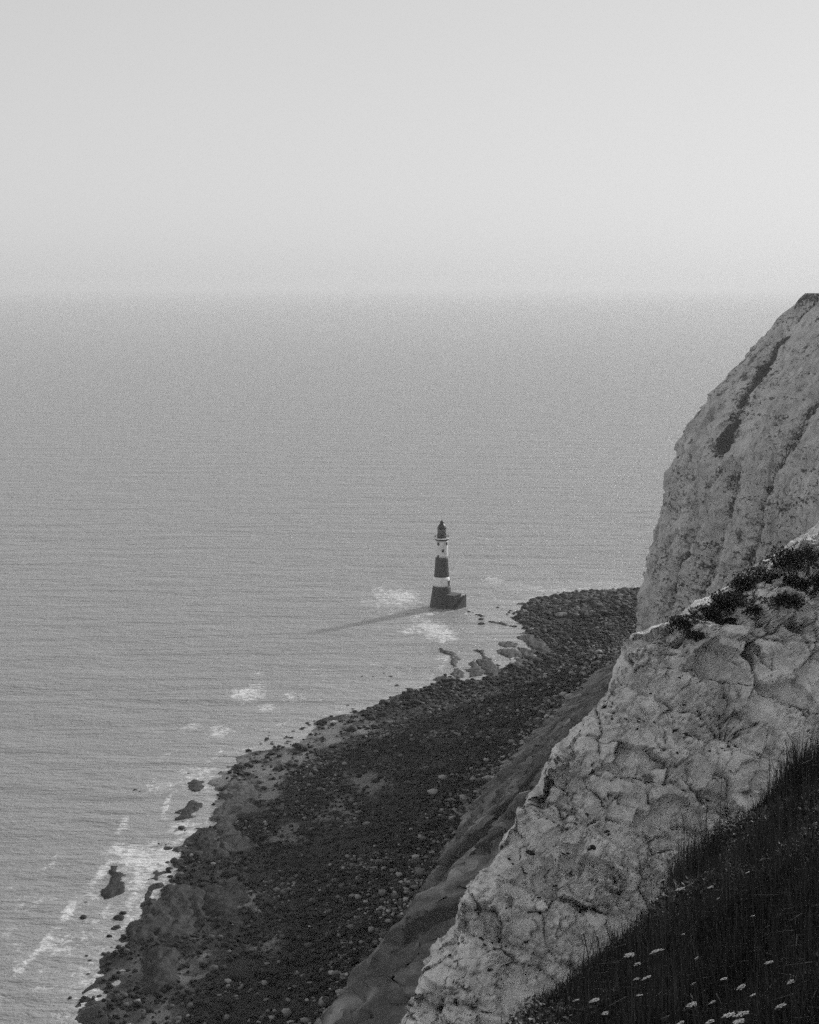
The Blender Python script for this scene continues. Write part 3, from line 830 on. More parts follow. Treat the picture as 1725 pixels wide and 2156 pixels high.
# rocks that stand alone in the water or on the sand: (x, y, r) in the zoomed crops they were read from
Z5 = [(445, 420, 14), (470, 432, 10), (760, 290, 14), (770, 325, 16), (730, 665, 28), (740, 620, 16), (590, 760, 9), (500, 795, 7), (540, 805, 12), (130, 1120, 12), (115, 1215, 32), (75, 1170, 9),
      (220, 1195, 12), (345, 1225, 38), (310, 1285, 26), (292, 1340, 20), (292, 1405, 9), (140, 1460, 22), (245, 1450, 13), (155, 1485, 16), (320, 1440, 9), (275, 1515, 24), (275, 1552, 28), (150, 1570, 14),
      (80, 1545, 12), (215, 1710, 12), (180, 1725, 12), (35, 1720, 12), (105, 1740, 14), (1015, 365, 12), (1100, 335, 24), (1142, 340, 24), (1145, 185, 22), (1262, 100, 15), (1290, 130, 14), (1250, 120, 14),
      (1280, 85, 9), (1425, 60, 18), (1448, 50, 12), (1332, 182, 16), (1308, 160, 14), (1290, 212, 28), (1200, 212, 20), (1215, 262, 16), (1185, 252, 14), (1390, 130, 16), (1428, 150, 14), (1460, 165, 15),
      (1495, 200, 24), (1540, 185, 20), (1570, 130, 12), (1532, 85, 14), (1508, 28, 10), (1600, 110, 9), (1520, 150, 10), (690, 880, 28), (735, 840, 14), (790, 835, 24), (820, 850, 18), (670, 990, 18), (640, 878, 14),
      (1240, 750, 30), (1180, 730, 10), (930, 515, 14), (965, 480, 10), (1130, 1035, 30), (1180, 1055, 14), (770, 990, 16), (855, 1020, 26), (910, 665, 12), (945, 660, 12), (1245, 590, 10), (1235, 535, 18), (1270, 545, 16),
      (1300, 540, 20), (1280, 660, 16), (1340, 690, 14), (375, 1350, 28), (430, 1330, 22)]
Z6 = [(815, 68, 7), (885, 70, 9), (950, 50, 6), (985, 70, 9), (980, 97, 9), (760, 268, 16), (885, 272, 20), (630, 315, 14), (480, 372, 10), (395, 402, 15), (418, 395, 12), (525, 342, 7), (570, 357, 9), (505, 427, 15),
      (535, 432, 10), (1320, 65, 15), (1140, 200, 12), (1040, 238, 12), (1025, 205, 12), (900, 200, 8), (925, 245, 8), (130, 525, 20), (235, 455, 16), (270, 465, 14), (1290, 1010, 24), (1290, 935, 26), (215, 1075, 26), (115, 1350, 30),
      (1280, 1105, 26), (580, 1340, 12), (290, 1330, 12), (1430, 670, 24), (1550, 570, 16)]
Z2 = [(720, 230, 14), (795, 236, 9), (880, 228, 9), (1075, 157, 13), (1130, 145, 13), (1170, 150, 12), (1420, 122, 14), (1500, 130, 20), (1540, 100, 10), (1480, 112, 6), (620, 300, 20), (620, 328, 22), (885, 355, 22), (820, 345, 18), (715, 462, 8), (720, 597, 9), (65, 645, 12), (58, 672, 10), (90, 582, 5), (30, 628, 7), (860, 262, 20), (900, 270, 18), (830, 290, 16), (780, 275, 14)]
lone = [(135.8 + .338 * x, 1517.3 + .338 * y, r * .338, 'five') for x, y, r in Z5] + \
       [(479.2 + .3472 * x, 1397.5 + .3472 * y, r * .3472, 'six') for x, y, r in Z6] + \
       [(798.6 + .3472 * x, 1197.9 + .3472 * y, r * .3472, 'two') for x, y, r in Z2]
used_lab = {}
def zone(px, py):
    if py > 1880: return 'in the lower-left shallows'
    if py > 1760: return 'in foam by the dark shore'
    if py > 1600 and px < 470: return 'off the big grey ledge'
    if py > 1600: return 'on sand beside the grey ledge'
    if py > 1530: return 'in the shallow mid-shore pools'
    if px < 880: return 'along the open middle waterline'
    if py > 1340: return 'beside the finger-shaped ledges'
    if px < 1110: return 'in the lighthouse bay'
    return 'at the sea edge under the headland'
for (px, py, r, _) in lone:
    q = on_z(px, py, 0.4)
    rad = max(0.7, r * px_size(q) * 1.0)
    size = 'large' if rad > 2.6 else ('small' if rad < 1.5 else 'medium')
    zn = zone(px, py)
    boulder(q.x, q.y, rad, 'lone %s dark boulder %s' % (size, zn), 'lone boulders %s' % zn, sink=0.25)
    n_b += 1
# boulders of the dense bands
cand = []
tries = 0
TALL = np.array([on_z(x, y)[:2] for x, y in ((1100, 1280), (1130, 1262), (1180, 1250), (1250, 1243), (1360, 1239), (1400, 1300), (1230, 1312), (1150, 1302))])
def inpoly(P, poly):
    c = np.zeros(len(P), bool); j = len(poly) - 1
    for i in range(len(poly)):
        a, b_ = poly[i], poly[j]
        m = ((a[1] > P[:, 1]) != (b_[1] > P[:, 1])) & (P[:, 0] < (b_[0] - a[0]) * (P[:, 1] - a[1]) / (b_[1] - a[1] + 1e-12) + a[0])
        c ^= m; j = i
    return c
M_ = 150000
RP = np.c_[rng.uniform(-90, 150, M_), rng.uniform(255, 760, M_)]
rd = sdist(RP, WL); rf = sdist(RP, FOOT)
rn = fbm(np.c_[RP / 16.0, np.zeros(M_)], 4, 71)
rtall = inpoly(RP, TALL)
inb = (rf < 2) & (rd > -16)
# projected position, to know what the photograph shows
def proj(P, z=1.0):
    d = np.c_[P, np.full(len(P), z - CAM_Z)]
    t = FPX / (d[:, 1] * CP - d[:, 2] * SP)
    return 862.5 + d[:, 0] * t, 1078 - (d[:, 1] * SP + d[:, 2] * CP) * t
rpx, rpy = proj(RP)
sandy = np.zeros(M_)
for q, r in SANDW:
    sandy = np.maximum(sandy, np.exp(-((RP[:, 0] - q.x) ** 2 + (RP[:, 1] - q.y) ** 2 * 0.35) / (r * r * 0.5)))
wband = np.exp(-((rd - 6) / 8.0) ** 2) * (rpx > 470)
dens = inb * np.clip(0.15 + 0.9 * wband + 0.35 * rn + 0.6 * rtall, 0, 1) * (1 - 0.85 * sandy)
dens = dens * np.where(rd < -7, 0, np.where(rd < 0, 0.10 * (rn > 0), 1.0))
flatR = sstep(26, 16, rd) * sstep(385, 410, RP[:, 1]) * sstep(530, 490, RP[:, 1])
clus = sstep(0.02, 0.2, fbm(np.c_[RP / 7.0, np.zeros(M_)], 3, 75))
dens = dens * (1 - flatR * (1 - clus))
onled = np.zeros(M_, bool)
for pl_ in LEDGE_POLY: onled |= inpoly(RP, pl_)
dens = dens * np.where(onled, 0.04, 1.0)
pick = np.where(rng.uniform(size=M_) < dens)[0]
kept = []
cell = {}
def free(x, y, r):
    cx, cy = int(x // 6), int(y // 6)
    for i in (-1, 0, 1):
        for j in (-1, 0, 1):
            for (a, b_, c_) in cell.get((cx + i, cy + j), ()):
                if (a - x) ** 2 + (b_ - y) ** 2 < ((c_ + r) * 0.62) ** 2: return False
    cell.setdefault((cx, cy), []).append((x, y, r)); return True
BIG = 300 - n_b
for i in pick:
    if len(kept) >= BIG: break
    x, y = RP[i]
    if not (130 < rpx[i] < 1600): continue
    if not (rtall[i] or wband[i] > 0.3 or rng.uniform() < 0.18): continue
    r = rng.uniform(1.3, 2.7) * (1.35 if rtall[i] else 1.0)
    if free(x, y, r): kept.append((x, y, r, rtall[i], rpx[i], rpy[i]))
for x, y, r, tl, px, py in kept:
    pale = (tl and rng.uniform() < 0.16)
    if tl: where = 'heaped below the tall headland'
    elif py > 1700: where = 'on the shaded lower-left beach'
    elif px < 700: where = 'in the weedy band above the big ledge'
    elif px < 1000: where = 'in the weedy band of the middle shore'
    else: where = 'in the band behind the finger-shaped ledges'
    size = 'large' if r > 2.6 else ('medium' if r > 1.9 else 'smaller')
    boulder(x, y, r, '%s %s boulder %s' % (size, 'pale chalk' if pale else 'weed-covered', where), 'boulders %s' % where, pale=pale, sink=0.35)

ONES = ['', 'first', 'second', 'third', 'fourth', 'fifth', 'sixth', 'seventh', 'eighth', 'ninth', 'tenth', 'eleventh', 'twelfth', 'thirteenth', 'fourteenth', 'fifteenth', 'sixteenth', 'seventeenth', 'eighteenth', 'nineteenth']
TENS = {2: ('twentieth', 'twenty'), 3: ('thirtieth', 'thirty'), 4: ('fortieth', 'forty'), 5: ('fiftieth', 'fifty'), 6: ('sixtieth', 'sixty')}
def ordinal(n):
    if n < 20: return ONES[n]
    t, o = divmod(n, 10)
    return TENS[t][0] if o == 0 else TENS[t][1] + '-' + ONES[o]
byl = {}
for o in COL.objects:
    if o.get('category') == 'boulder': byl.setdefault(o['label'], []).append(o)
for lab, obs in byl.items():
    if len(obs) < 2: continue
    def imx(o):
        d = o.location - Vector((0, 0, CAM_Z)); return d.x / (d.y * CP - d.z * SP)
    obs.sort(key=imx)
    for k, o in enumerate(obs):
        o['label'] = '%s, %s' % (lab, 'leftmost of its kind' if k == 0 else ('rightmost of its kind' if k == len(obs) - 1 else ordinal(k + 1) + ' from the left'))

# the rest of the shingle and rubble, uncountable
def rubble(name, pts, rads, tones, V, F, seed, nvar=24):
    r = np.random.default_rng(seed)
    shapes = [rock_shape(V, np.random.default_rng(seed * 31 + k), 5) for k in range(nvar)]
    vz, _ = beach_z(pts)
    vz = np.maximum(vz, -0.3)
    n = len(pts)
    allv = np.zeros((n, len(V), 3), np.float32)
    pickv = r.integers(0, nvar, n); yaw = r.uniform(0, 6.28, n)
    for k in range(nvar):
        m = pickv == k
        if not m.any(): continue
        s = shapes[k][None] * rads[m][:, None, None]
        c_, sn = np.cos(yaw[m])[:, None], np.sin(yaw[m])[:, None]
        allv[m, :, 0] = s[:, :, 0] * c_ - s[:, :, 1] * sn + pts[m][:, 0][:, None]
        allv[m, :, 1] = s[:, :, 0] * sn + s[:, :, 1] * c_ + pts[m][:, 1][:, None]
        allv[m, :, 2] = s[:, :, 2] + (vz[m] + rads[m] * 0.25)[:, None]
    faces = (F[None] + (np.arange(n) * len(V))[:, None, None]).reshape(-1, 3)
    me = make_mesh(name, allv.reshape(-1, 3), faces, smooth=False)
    add_attr(me, 'tone', np.repeat(tones, len(V)))
    return me
# medium rubble
dens2 = (1 - 0.95 * flatR * (1 - clus)) * np.where(onled, 0.06, 1.0) * inb * np.clip(0.35 + 0.7 * wband + 0.7 * rn + 0.8 * rtall, 0.03, 1) * (1 - 0.9 * sandy) * np.where(rd < 0, np.where((RP[:, 1] > 395) & (RP[:, 1] < 560), 0.45 * clus * np.exp(rd / 6.0), 0.12 * (rn > 0.05) * (rd > -7)), 1) * (rpx > 60) * (rpy < 2300)
lowl = sstep(385, 360, RP[:, 1]) * sstep(32, 22, rd)
pk = np.where(rng.uniform(size=M_) < dens2 * 0.30 * (1 - 0.3 * lowl))[0][:13000]
med = RP[pk]
t_ = np.where(rng.uniform(size=len(pk)) < 0.10 + 0.12 * rtall[pk], rng.uniform(0.08, 0.2, len(pk)), rng.uniform(0.009, 0.026, len(pk)))
me = rubble('shore_rubble', med, rng.uniform(0.55, 1.35, len(pk)) * (1 + 0.7 * rtall[pk]), t_, I1 if False else I2[:0] if False else I1, I1F, 5)
link('shore_rubble', me, M_RUBBLE, kind='stuff', label='dark weedy rubble of broken rock covering the foreshore', cat='rubble')
M2 = 90000
R2 = np.c_[rng.uniform(-90, 125, M2), rng.uniform(255, 720, M2)]
d2 = sdist(R2, WL); f2_ = sdist(R2, FOOT); n2_ = fbm(np.c_[R2 / 9.0, np.zeros(M2)], 4, 72); n3_ = 0.7 * fbm(np.c_[d2 / 9.0, R2[:, 1] / 70.0, np.zeros(M2)], 3, 73) + 0.5 * fbm(np.c_[R2 / 14.0, np.zeros(M2)], 3, 76)
qx, qy = proj(R2)
onl2 = np.zeros(M2, bool)
for pl_ in LEDGE_POLY: onl2 |= inpoly(R2, pl_)
fl2 = sstep(26, 16, d2) * sstep(385, 410, R2[:, 1]) * sstep(530, 490, R2[:, 1])
ok = (~onl2) & (rng.uniform(size=M2) > 0.9 * fl2) & (rng.uniform(size=M2) > 0.35 * sstep(385, 360, R2[:, 1]) * sstep(34, 22, d2)) & (f2_ < 3) & (d2 > 1) & (rng.uniform(size=M2) < np.clip(0.5 + 0.9 * n2_, 0.08, 1)) & (qx > 60) & (qy < 2300)
R2 = R2[ok]; d2 = d2[ok]; n3_ = n3_[ok]; f2_ = f2_[ok]
near_cliff = sstep(-35, -3, f2_)
pl = rng.uniform(size=len(R2)) < np.clip(0.10 + 0.5 * near_cliff + 1.3 * n3_, 0.02, 0.9)
t2 = np.where(pl, rng.uniform(0.10, 0.42, len(R2)), rng.uniform(0.009, 0.026, len(R2)))
R2, t2 = R2[:34000], t2[:34000]
me = rubble('beach_shingle', R2, rng.gamma(3.0, 0.12, len(R2)) + 0.15, t2, I1, I1F, 6)
link('beach_shingle', me, M_RUBBLE, kind='stuff', label='mixed light and dark shingle stones spread over the beach', cat='shingle')

tf = rng.uniform(0, 1, 2600)
fcum = np.r_[0, np.cumsum(np.sqrt((np.diff(FOOT[:14], axis=0) ** 2).sum(1)))]
fp = np.c_[np.interp(tf * fcum[-1], fcum, FOOT[:14, 0]), np.interp(tf * fcum[-1], fcum, FOOT[:14, 1])]
fp[:, 0] += -rng.gamma(2.0, 3.2, 2600) + 3.0 - 5.0; fp[:, 1] += rng.normal(size=2600) * 1.5
fp = fp[fp[:, 1] > 255]
me = rubble('fallen_chalk', fp, rng.gamma(2.2, 0.26, len(fp)) + 0.2, np.where(rng.uniform(size=len(fp)) < 0.55, rng.uniform(0.18, 0.5, len(fp)), rng.uniform(0.04, 0.12, len(fp))), I1, I1F, 7)
link('fallen_chalk', me, M_RUBBLE, kind='stuff', label='broken chalk fallen along the foot of the slope', cat='rubble')

# ------------------------------------------------------------------ rock ledges
def ledge(name, pts, zoomk, label, group, mat_, hgt=0.55, res=0.55, layers=3):
    (ox, oy, k) = zoomk
    poly = np.array([on_z(ox + k * x, oy + k * y, 0.3)[:2] for x, y in pts])
    lo = poly.min(0) - 2; hi = poly.max(0) + 2
    xs_ = np.arange(lo[0], hi[0], res); ys_ = np.arange(lo[1], hi[1], res)
    GX, GY = np.meshgrid(xs_, ys_)
    P = np.c_[GX.ravel(), GY.ravel()]
    p3 = np.c_[P, np.zeros(len(P))]
    Pw = P + np.c_[fbm(p3 / 5, 4, 81, 0.65), fbm(p3 / 5 + 9, 4, 82, 0.65)] * 4.0
    closed = np.r_[poly, poly[:1]]
    d = np.abs(sdist(Pw, closed)); ins = inpoly(Pw, poly)
    sd = np.where(ins, d, -d)
    bz, bd = beach_z(P)
    tops = np.maximum(np.clip(bz, -0.2, 6), 0) + hgt
    step_ = hgt * (0.55 * sstep(-0.3, 0.5, sd) + 0.25 * sstep(1.5, 2.2, sd) + 0.2 * sstep(3.5, 4.5, sd))
    grooves = 0.75 * ridged(np.c_[P[:, 0] / 2.2 - P[:, 1] / 9.0, P[:, 1] / 12.0, 0 * P[:, 0]], 3, 83)
    z = np.maximum(np.clip(bz, -0.2, 6), 0) + step_ + grooves * sstep(0, 1.5, sd) + 0.3 * fbm(p3 / 1.6, 4, 84) * sstep(-.3, .6, sd) - 1.4 * sstep(0.0, -1.2, sd)
    keep = sd > -1.4
    me = make_mesh(name, np.c_[P, z], grid_faces(len(ys_), len(xs_), keep), False)
    link(name, me, mat_, label=label, cat='rock ledge', group=group)

for a_l in LEDGES:
    ledge(*a_l)

# ------------------------------------------------------------------ lighthouse
LB = on_z(930, 1277)
lh = link('lighthouse', None, label='tall banded lighthouse standing in the sea off the beach', cat='lighthouse')
lh.location = (LB.x, LB.y, 0)
def rad_at(z):
    return float(np.interp(z, [-3, 0, 3, 7, 10.7, 15.3, 20, 25.1, 30, 33.5], [6.5, 5.95, 5.5, 4.85, 4.4, 3.75, 3.4, 3.15, 3.02, 3.0]))
def band(z0, z1, m, lab):
    b_ = MB(); zs = np.linspace(z0, z1, max(3, int((z1 - z0) / 0.9)))
    b_.lathe([(rad_at(z), z) for z in zs], 48, True, True)
    me = b_.mesh('tower_band', True)
    link('tower_band', me, m, lh, label=lab)
band(-3.0, 10.7, M_GRANITE, 'dark lowest tower band')
band(10.7, 15.3, M_WHITE, 'white band above the dark foot')
band(15.3, 25.1, M_DARK, 'tall dark middle band')
band(25.1, 33.6, M_WHITE, 'white top band under the gallery')
g = MB(); g.lathe([(3.0, 33.3), (3.1, 33.55), (3.55, 33.8), (3.6, 34.15)], 48, False, True)
link('gallery_corbel', g.mesh('gallery_corbel', True), M_IRON, lh)
g = MB(); g.lathe([(3.58, 34.15), (3.68, 34.2), (3.68, 34.5), (3.5, 34.55)], 48, True, True)
link('gallery_deck', g.mesh('gallery_deck', False), M_WHITE, lh)
rl = None
g = MB()
for hh in (0.45, 0.85, 1.25):
    ringp = [(3.5 * math.cos(a), 3.5 * math.sin(a), 34.55 + hh) for a in np.linspace(0, 2 * math.pi, 37)]
    g.tube(ringp, 0.045, 5)
rl = link('gallery_railing', g.mesh('gallery_railing'), M_IRON, lh)
pm = MB(); pm.tube([(0, 0, 0), (0, 0, 1.3)], 0.05, 6); pme = pm.mesh('railing_post'); pme.materials.append(M_IRON)
for k in range(24):
    a = 2 * math.pi * k / 24
    o = link('railing_post', pme, None, rl); o.location = (3.5 * math.cos(a), 3.5 * math.sin(a), 34.52)
g = MB(); g.lathe([(2.25, 34.5), (2.25, 36.0), (2.12, 36.1)], 40, True, True)
link('lantern_base', g.mesh('lantern_base', True), M_DARK, lh)
g = MB(); g.lathe([(2.05, 36.05), (2.05, 39.3)], 32, True, True)
lan = link('lantern_glazing', g.mesh('lantern_glazing', True), M_GLASS, lh)
gb = MB(); gb.tube([(0, 0, 0), (0, 0, 3.25)], 0.07, 5); gbm = gb.mesh('glazing_bar'); gbm.materials.append(M_IRON)
for k in range(16):
    a = 2 * math.pi * (k + 0.5) / 16
    o = link('glazing_bar', gbm, None, lan); o.location = (2.09 * math.cos(a), 2.09 * math.sin(a), 36.05)
for z in (37.1, 38.2):
    g = MB(); g.tube([(2.1 * math.cos(a), 2.1 * math.sin(a), z) for a in np.linspace(0, 2 * math.pi, 33)], 0.06, 5)
    link('glazing_ring', g.mesh('glazing_ring'), M_IRON, lan)
g = MB(); g.lathe([(2.2, 39.25), (2.3, 39.45), (2.25, 39.6), (1.95, 40.4), (1.5, 41.1), (0.95, 41.65), (0.8, 41.8)], 40, True, True)
rf_ = link('lantern_roof', g.mesh('lantern_roof', True), M_ROOF, lh)
g = MB(); g.lathe([(0.85, 41.75), (0.85, 42.3), (1.05, 42.35), (1.05, 42.6), (0.6, 42.9), (0.2, 43.3)], 24, True, True)
link('roof_ventilator', g.mesh('roof_ventilator', True), M_ROOF, rf_)
g = MB(); g.tube([(0, 0, 43.2), (0, 0, 44.3)], 0.05, 5)
link('finial', g.mesh('finial'), M_IRON, rf_)
def opening(name, u, z, w, h, m, frame=True):
    """u = sideways offset seen from the beach side"""
    r = rad_at(z); a = -math.pi / 2 + math.asin(max(-0.98, min(0.98, u / r)))
    c_ = Vector((math.cos(a) * (r - 0.12), math.sin(a) * (r - 0.12), z))
    mt = Matrix.Rotation(a - math.pi / 2 * 0, 4, 'Z')
    b_ = MB(); b_.box(c_, (0.5, w, h), mt.to_3x3())
    o = link(name, b_.mesh(name), m, lh)
    if frame:
        f_ = MB(); cf = Vector((math.cos(a) * (r + 0.02), math.sin(a) * (r + 0.02), z))
        for sgn in (-1, 1):
            f_.box(cf + mt.to_3x3() @ Vector((0, sgn * (w / 2 + 0.06), 0)), (0.4, 0.12, h + 0.24), mt.to_3x3())
            f_.box(cf + Vector((0, 0, sgn * (h / 2 + 0.06))), (0.39, w, 0.12), mt.to_3x3())
        link('frame', f_.mesh('frame'), M_GRANITE_L, o)
opening('window', -1.75, 32.0, 0.75, 1.3, M_WIN)
opening('window', 2.3, 32.0, 0.75, 1.3, M_WIN)
opening('window', 0.45, 28.6, 0.75, 1.2, M_WIN)
opening('window', -1.8, 25.5, 0.75, 1.3, M_WIN)
opening('door', 3.5, 12.1, 1.1, 2.7, M_WIN)
# landing platform: its near corner points at the beach, the stair runs up its right-hand side
ca = Vector((5.6, -7.0)); e1 = Vector((0.61, 0.79)); e2 = Vector((-0.79, 0.61))
def prism(pts, z0, z1, ztop=None):
    b_ = MB(); n = len(pts)
    top = ztop or [z1] * n
    b_.add([(p[0], p[1], z0) for p in pts] + [(p[0], p[1], t) for p, t in zip(pts, top)],
           [tuple(range(n))[::-1], tuple(range(n, 2 * n))] + [(k, (k + 1) % n, n + (k + 1) % n, n + k) for k in range(n)])
    return b_
pf = prism([ca, ca + e1 * 6.4, ca + e1 * 6.4 + e2 * 10.5, ca + e2 * 9.5], -3, 6.6)
plat = link('landing_platform', pf.mesh('landing_platform'), M_GRANITE, lh)
cp = prism([ca - e1 * .25 - e2 * .25, ca + e1 * 6.65 - e2 * .25, ca + e1 * 6.65 + e2 * 9.8, ca + e2 * 9.3 - e1 * .25], 6.602, 7.05)
link('platform_coping', cp.mesh('platform_coping'), M_GRANITE_L, plat)
lw = prism([ca + e1 * 6.403, ca + e1 * 8.6, ca + e1 * 8.6 + e2 * 6, ca + e1 * 6.403 + e2 * 6], -3, 4.9)
link('lower_landing', lw.mesh('lower_landing'), M_GRANITE, plat)
for k in range(14):      # steps
    s0 = 0.3 + k * 0.56
    zt = 0.2 + (k + 1) * 0.40
    q0 = ca + e1 * s0 - e2 * 0.002
    stp = prism([q0 - e2 * 1.5, q0 + e1 * 0.56 - e2 * 1.5, q0 + e1 * 0.56, q0], -2.5, zt)
    link('step', stp.mesh('step'), M_GRANITE_L, plat)
wl_ = MB()
w0 = ca + e1 * 0.0 - e2 * 1.503; w1 = ca + e1 * 8.2 - e2 * 1.503
wl_.add([(*(w0), -3), (*(w1), -3), (*(w1 - e2 * 0.5), -3), (*(w0 - e2 * 0.5), -3), (*(w0), 0.7), (*(w1), 6.6), (*(w1 - e2 * 0.5), 6.6), (*(w0 - e2 * 0.5), 0.7)],
        [(3, 2, 1, 0), (4, 5, 6, 7), (0, 1, 5, 4), (1, 2, 6, 5), (2, 3, 7, 6), (3, 0, 4, 7)])
link('stair_wall', wl_.mesh('stair_wall'), M_GRANITE, plat)
g = MB(); g.tube([(*(ca + e2 * 5), 7.0), (*(ca + e2 * 5), 8.2)], 0.12, 6)
link('mooring_post', g.mesh('mooring_post'), M_WHITE, plat)

# low row of rocks leading from the platform towards the beach
for k, (X_, Y_) in enumerate([(1110, 1175), (1150, 1188), (1200, 1205), (1240, 1218), (1270, 1228), (1300, 1238), (1335, 1250), (1365, 1262), (1395, 1268)]):
    # crop of the lighthouse: 4.3125 per photo pixel
    px = (950 + X_ / 4.3125) * 0.7986; py = (1330 + Y_ / 4.3125) * 0.7986
    q = on_z(px, py, 0.2)
    boulder(q.x, q.y, random.uniform(1.0, 1.9), 'low rock in the broken row off the lighthouse platform, %s from the tower' % ordinal(k + 1), 'row of rocks by the platform', flat=0.7, sink=0.3)

# ------------------------------------------------------------------ flints and cavities in the near chalk
FLv = []
for k in range(6):
    r = np.random.default_rng(300 + k)
    m_ = make_mesh('flint', rock_shape(I2, r, 4, 0.45), I2F, True); m_.materials.append(M_FLINT); FLv.append(m_)
z4 = lambda x, y: (1038.2 + .3241 * x, 1237.8 + .3241 * y)       # crop with the whole face
z8 = lambda x, y: (998.2 + .3472 * x, 1637 + .3472 * y)
fl = [z4(x, y) + (r * .3241,) for x, y, r in [(775, 815, 26), (770, 850, 20), (1175, 935, 24), (1245, 950, 18), (1270, 965, 16), (1310, 960, 14), (1335, 990, 18), (1205, 1075, 16), (1130, 790, 14), (1255, 810, 11),
      (865, 855, 10), (940, 870, 12), (1050, 875, 14), (1080, 850, 12), (1500, 1040, 22), (1530, 1030, 18), (1385, 1045, 16), (1240, 760, 12), (1030, 685, 13), (1210, 585, 7), (1680, 1120, 10), (610, 1470, 14), (740, 1590, 18),
      (840, 1020, 8), (1410, 1060, 12), (1470, 1075, 12), (930, 920, 7), (1550, 1190, 6)]]
fl += [z8(x, y) + (r * .3472,) for x, y, r in [(1070, 443, 20), (1128, 460, 16), (1055, 498, 8), (345, 455, 26), (218, 495, 14), (232, 525, 12), (725, 425, 26), (700, 440, 18), (810, 345, 20), (850, 550, 14), (965, 545, 14), (880, 660, 16),
       (90, 1170, 26), (190, 1055, 12), (60, 1020, 10), (310, 1005, 10), (195, 795, 9), (395, 730, 14), (510, 655, 9), (490, 655, 9), (18, 805, 12), (660, 340, 9), (540, 460, 9), (570, 460, 9), (315, 580, 5), (860, 640, 9), (655, 800, 12)]]
for x, y, r in fl:
    q = spur_at(x, y); rad = max(0.09, r * px_size(q) * 0.9)
    o = link('flint', random.choice(FLv), None, spur)
    o.location = q + Vector((0, 0.25 * rad, 0)); o.scale = (rad * 1.25, rad * 0.7, rad * 0.95)
    o.rotation_euler = (random.uniform(-.4, .4), random.uniform(-.6, .6), random.uniform(-.4, .4))
# separate blocks and knobs of chalk standing out of the face
BLK = []
for k in range(8):
    r = np.random.default_rng(350 + k)
    m_ = make_mesh('chalk_block', rock_shape(I2, r, 9, 0.10), I2F, False); m_.materials.append(M_CHALK); BLK.append(m_)
bl = [z8(x, y) + (r * .3472,) for x, y, r in [(1050, 185, 55), (900, 310, 45), (1380, 300, 60), (600, 290, 40), (490, 320, 40), (330, 310, 35), (540, 330, 25), (985, 390, 22), (1280, 410, 25), (690, 240, 40), (900, 200, 20), (930, 190, 15), (1200, 300, 30),
      (430, 870, 30), (520, 885, 20), (280, 470, 30), (610, 590, 30), (1100, 120, 30), (1560, 170, 40), (1640, 120, 35)]]
bl += [z4(x, y) + (r * .3241,) for x, y, r in [(1510, 210, 60), (1600, 240, 40), (1660, 260, 30), (1060, 420, 50), (1090, 540, 60), (1150, 350, 45), (920, 560, 40), (850, 600, 60), (1210, 560, 45), (950, 640, 40), (1240, 470, 50), (1410, 1120, 35),
       (1400, 1230, 35), (500, 1330, 70), (620, 1330, 60), (750, 1230, 45), (400, 1310, 40), (880, 740, 70), (1440, 750, 55), (1620, 760, 90), (1650, 900, 70), (1480, 860, 30), (1130, 620, 30), (1190, 260, 40), (1330, 420, 35), (1380, 560, 40), (1010, 500, 30)]]
for x, y, r in bl:
    q = spur_at(x, y); rad = max(0.12, r * px_size(q) * 0.62)
    o = link('chalk_block', random.choice(BLK), None, spur)
    o.location = q + Vector((0, 0.35 * rad, -0.1 * rad)); o.scale = (rad * random.uniform(0.9, 1.2), rad * 0.8, rad * random.uniform(1.2, 1.6))
    o.rotation_euler = (random.uniform(-.4, .3), random.uniform(-.5, .5), random.uniform(-.6, .6))
# flints strung along the beds
seam = np.where((np.abs(lf - 0.95) < 0.04) & (a_ > 0.2) & (SPUR_PX[:, 0] < 1760) & (SPUR_PX[:, 1] < 2200) & (fbm(P3 / 2.5, 3, 130) > 0.02))[0]
SV = SPUR_V.reshape(-1, 3)
for idx in rng.choice(seam, 150, replace=False):
    rad = random.uniform(0.04, 0.10)
    o = link('flint', random.choice(FLv), None, spur)
    o.location = Vector(SV[idx]) + Vector((0, 0.3 * rad, 0)); o.scale = (rad * 1.5, rad, rad * 0.7)
    o.rotation_euler = (random.uniform(-.4, .4), random.uniform(-.6, .6), random.uniform(-.4, .4))

# ------------------------------------------------------------------ leafy bushes along the crest of the spur
def leaf_mesh(name, centers, r_leaf, seed, up=0.3, tone=(0, 1), elong=2.4):
    r = np.random.default_rng(seed); n = len(centers)
    d1 = r.normal(size=(n, 3)); d1[:, 2] += up; d1 /= np.linalg.norm(d1, axis=1, keepdims=True)
    d2 = np.cross(d1, r.normal(size=(n, 3))); d2 /= np.linalg.norm(d2, axis=1, keepdims=True)
    L = (r_leaf * r.uniform(0.6, 1.4, n))[:, None]
    v = np.stack([centers, centers + d1 * L * elong * 0.5 + d2 * L * 0.5, centers + d1 * L * elong, centers + d1 * L * elong * 0.5 - d2 * L * 0.5], 1).reshape(-1, 3)
    f = np.arange(n * 4).reshape(n, 4)
    me = make_mesh(name, v, f, False)
    add_attr(me, 'tone', np.repeat(r.uniform(tone[0], tone[1], n) ** 1.5, 4))
    return me
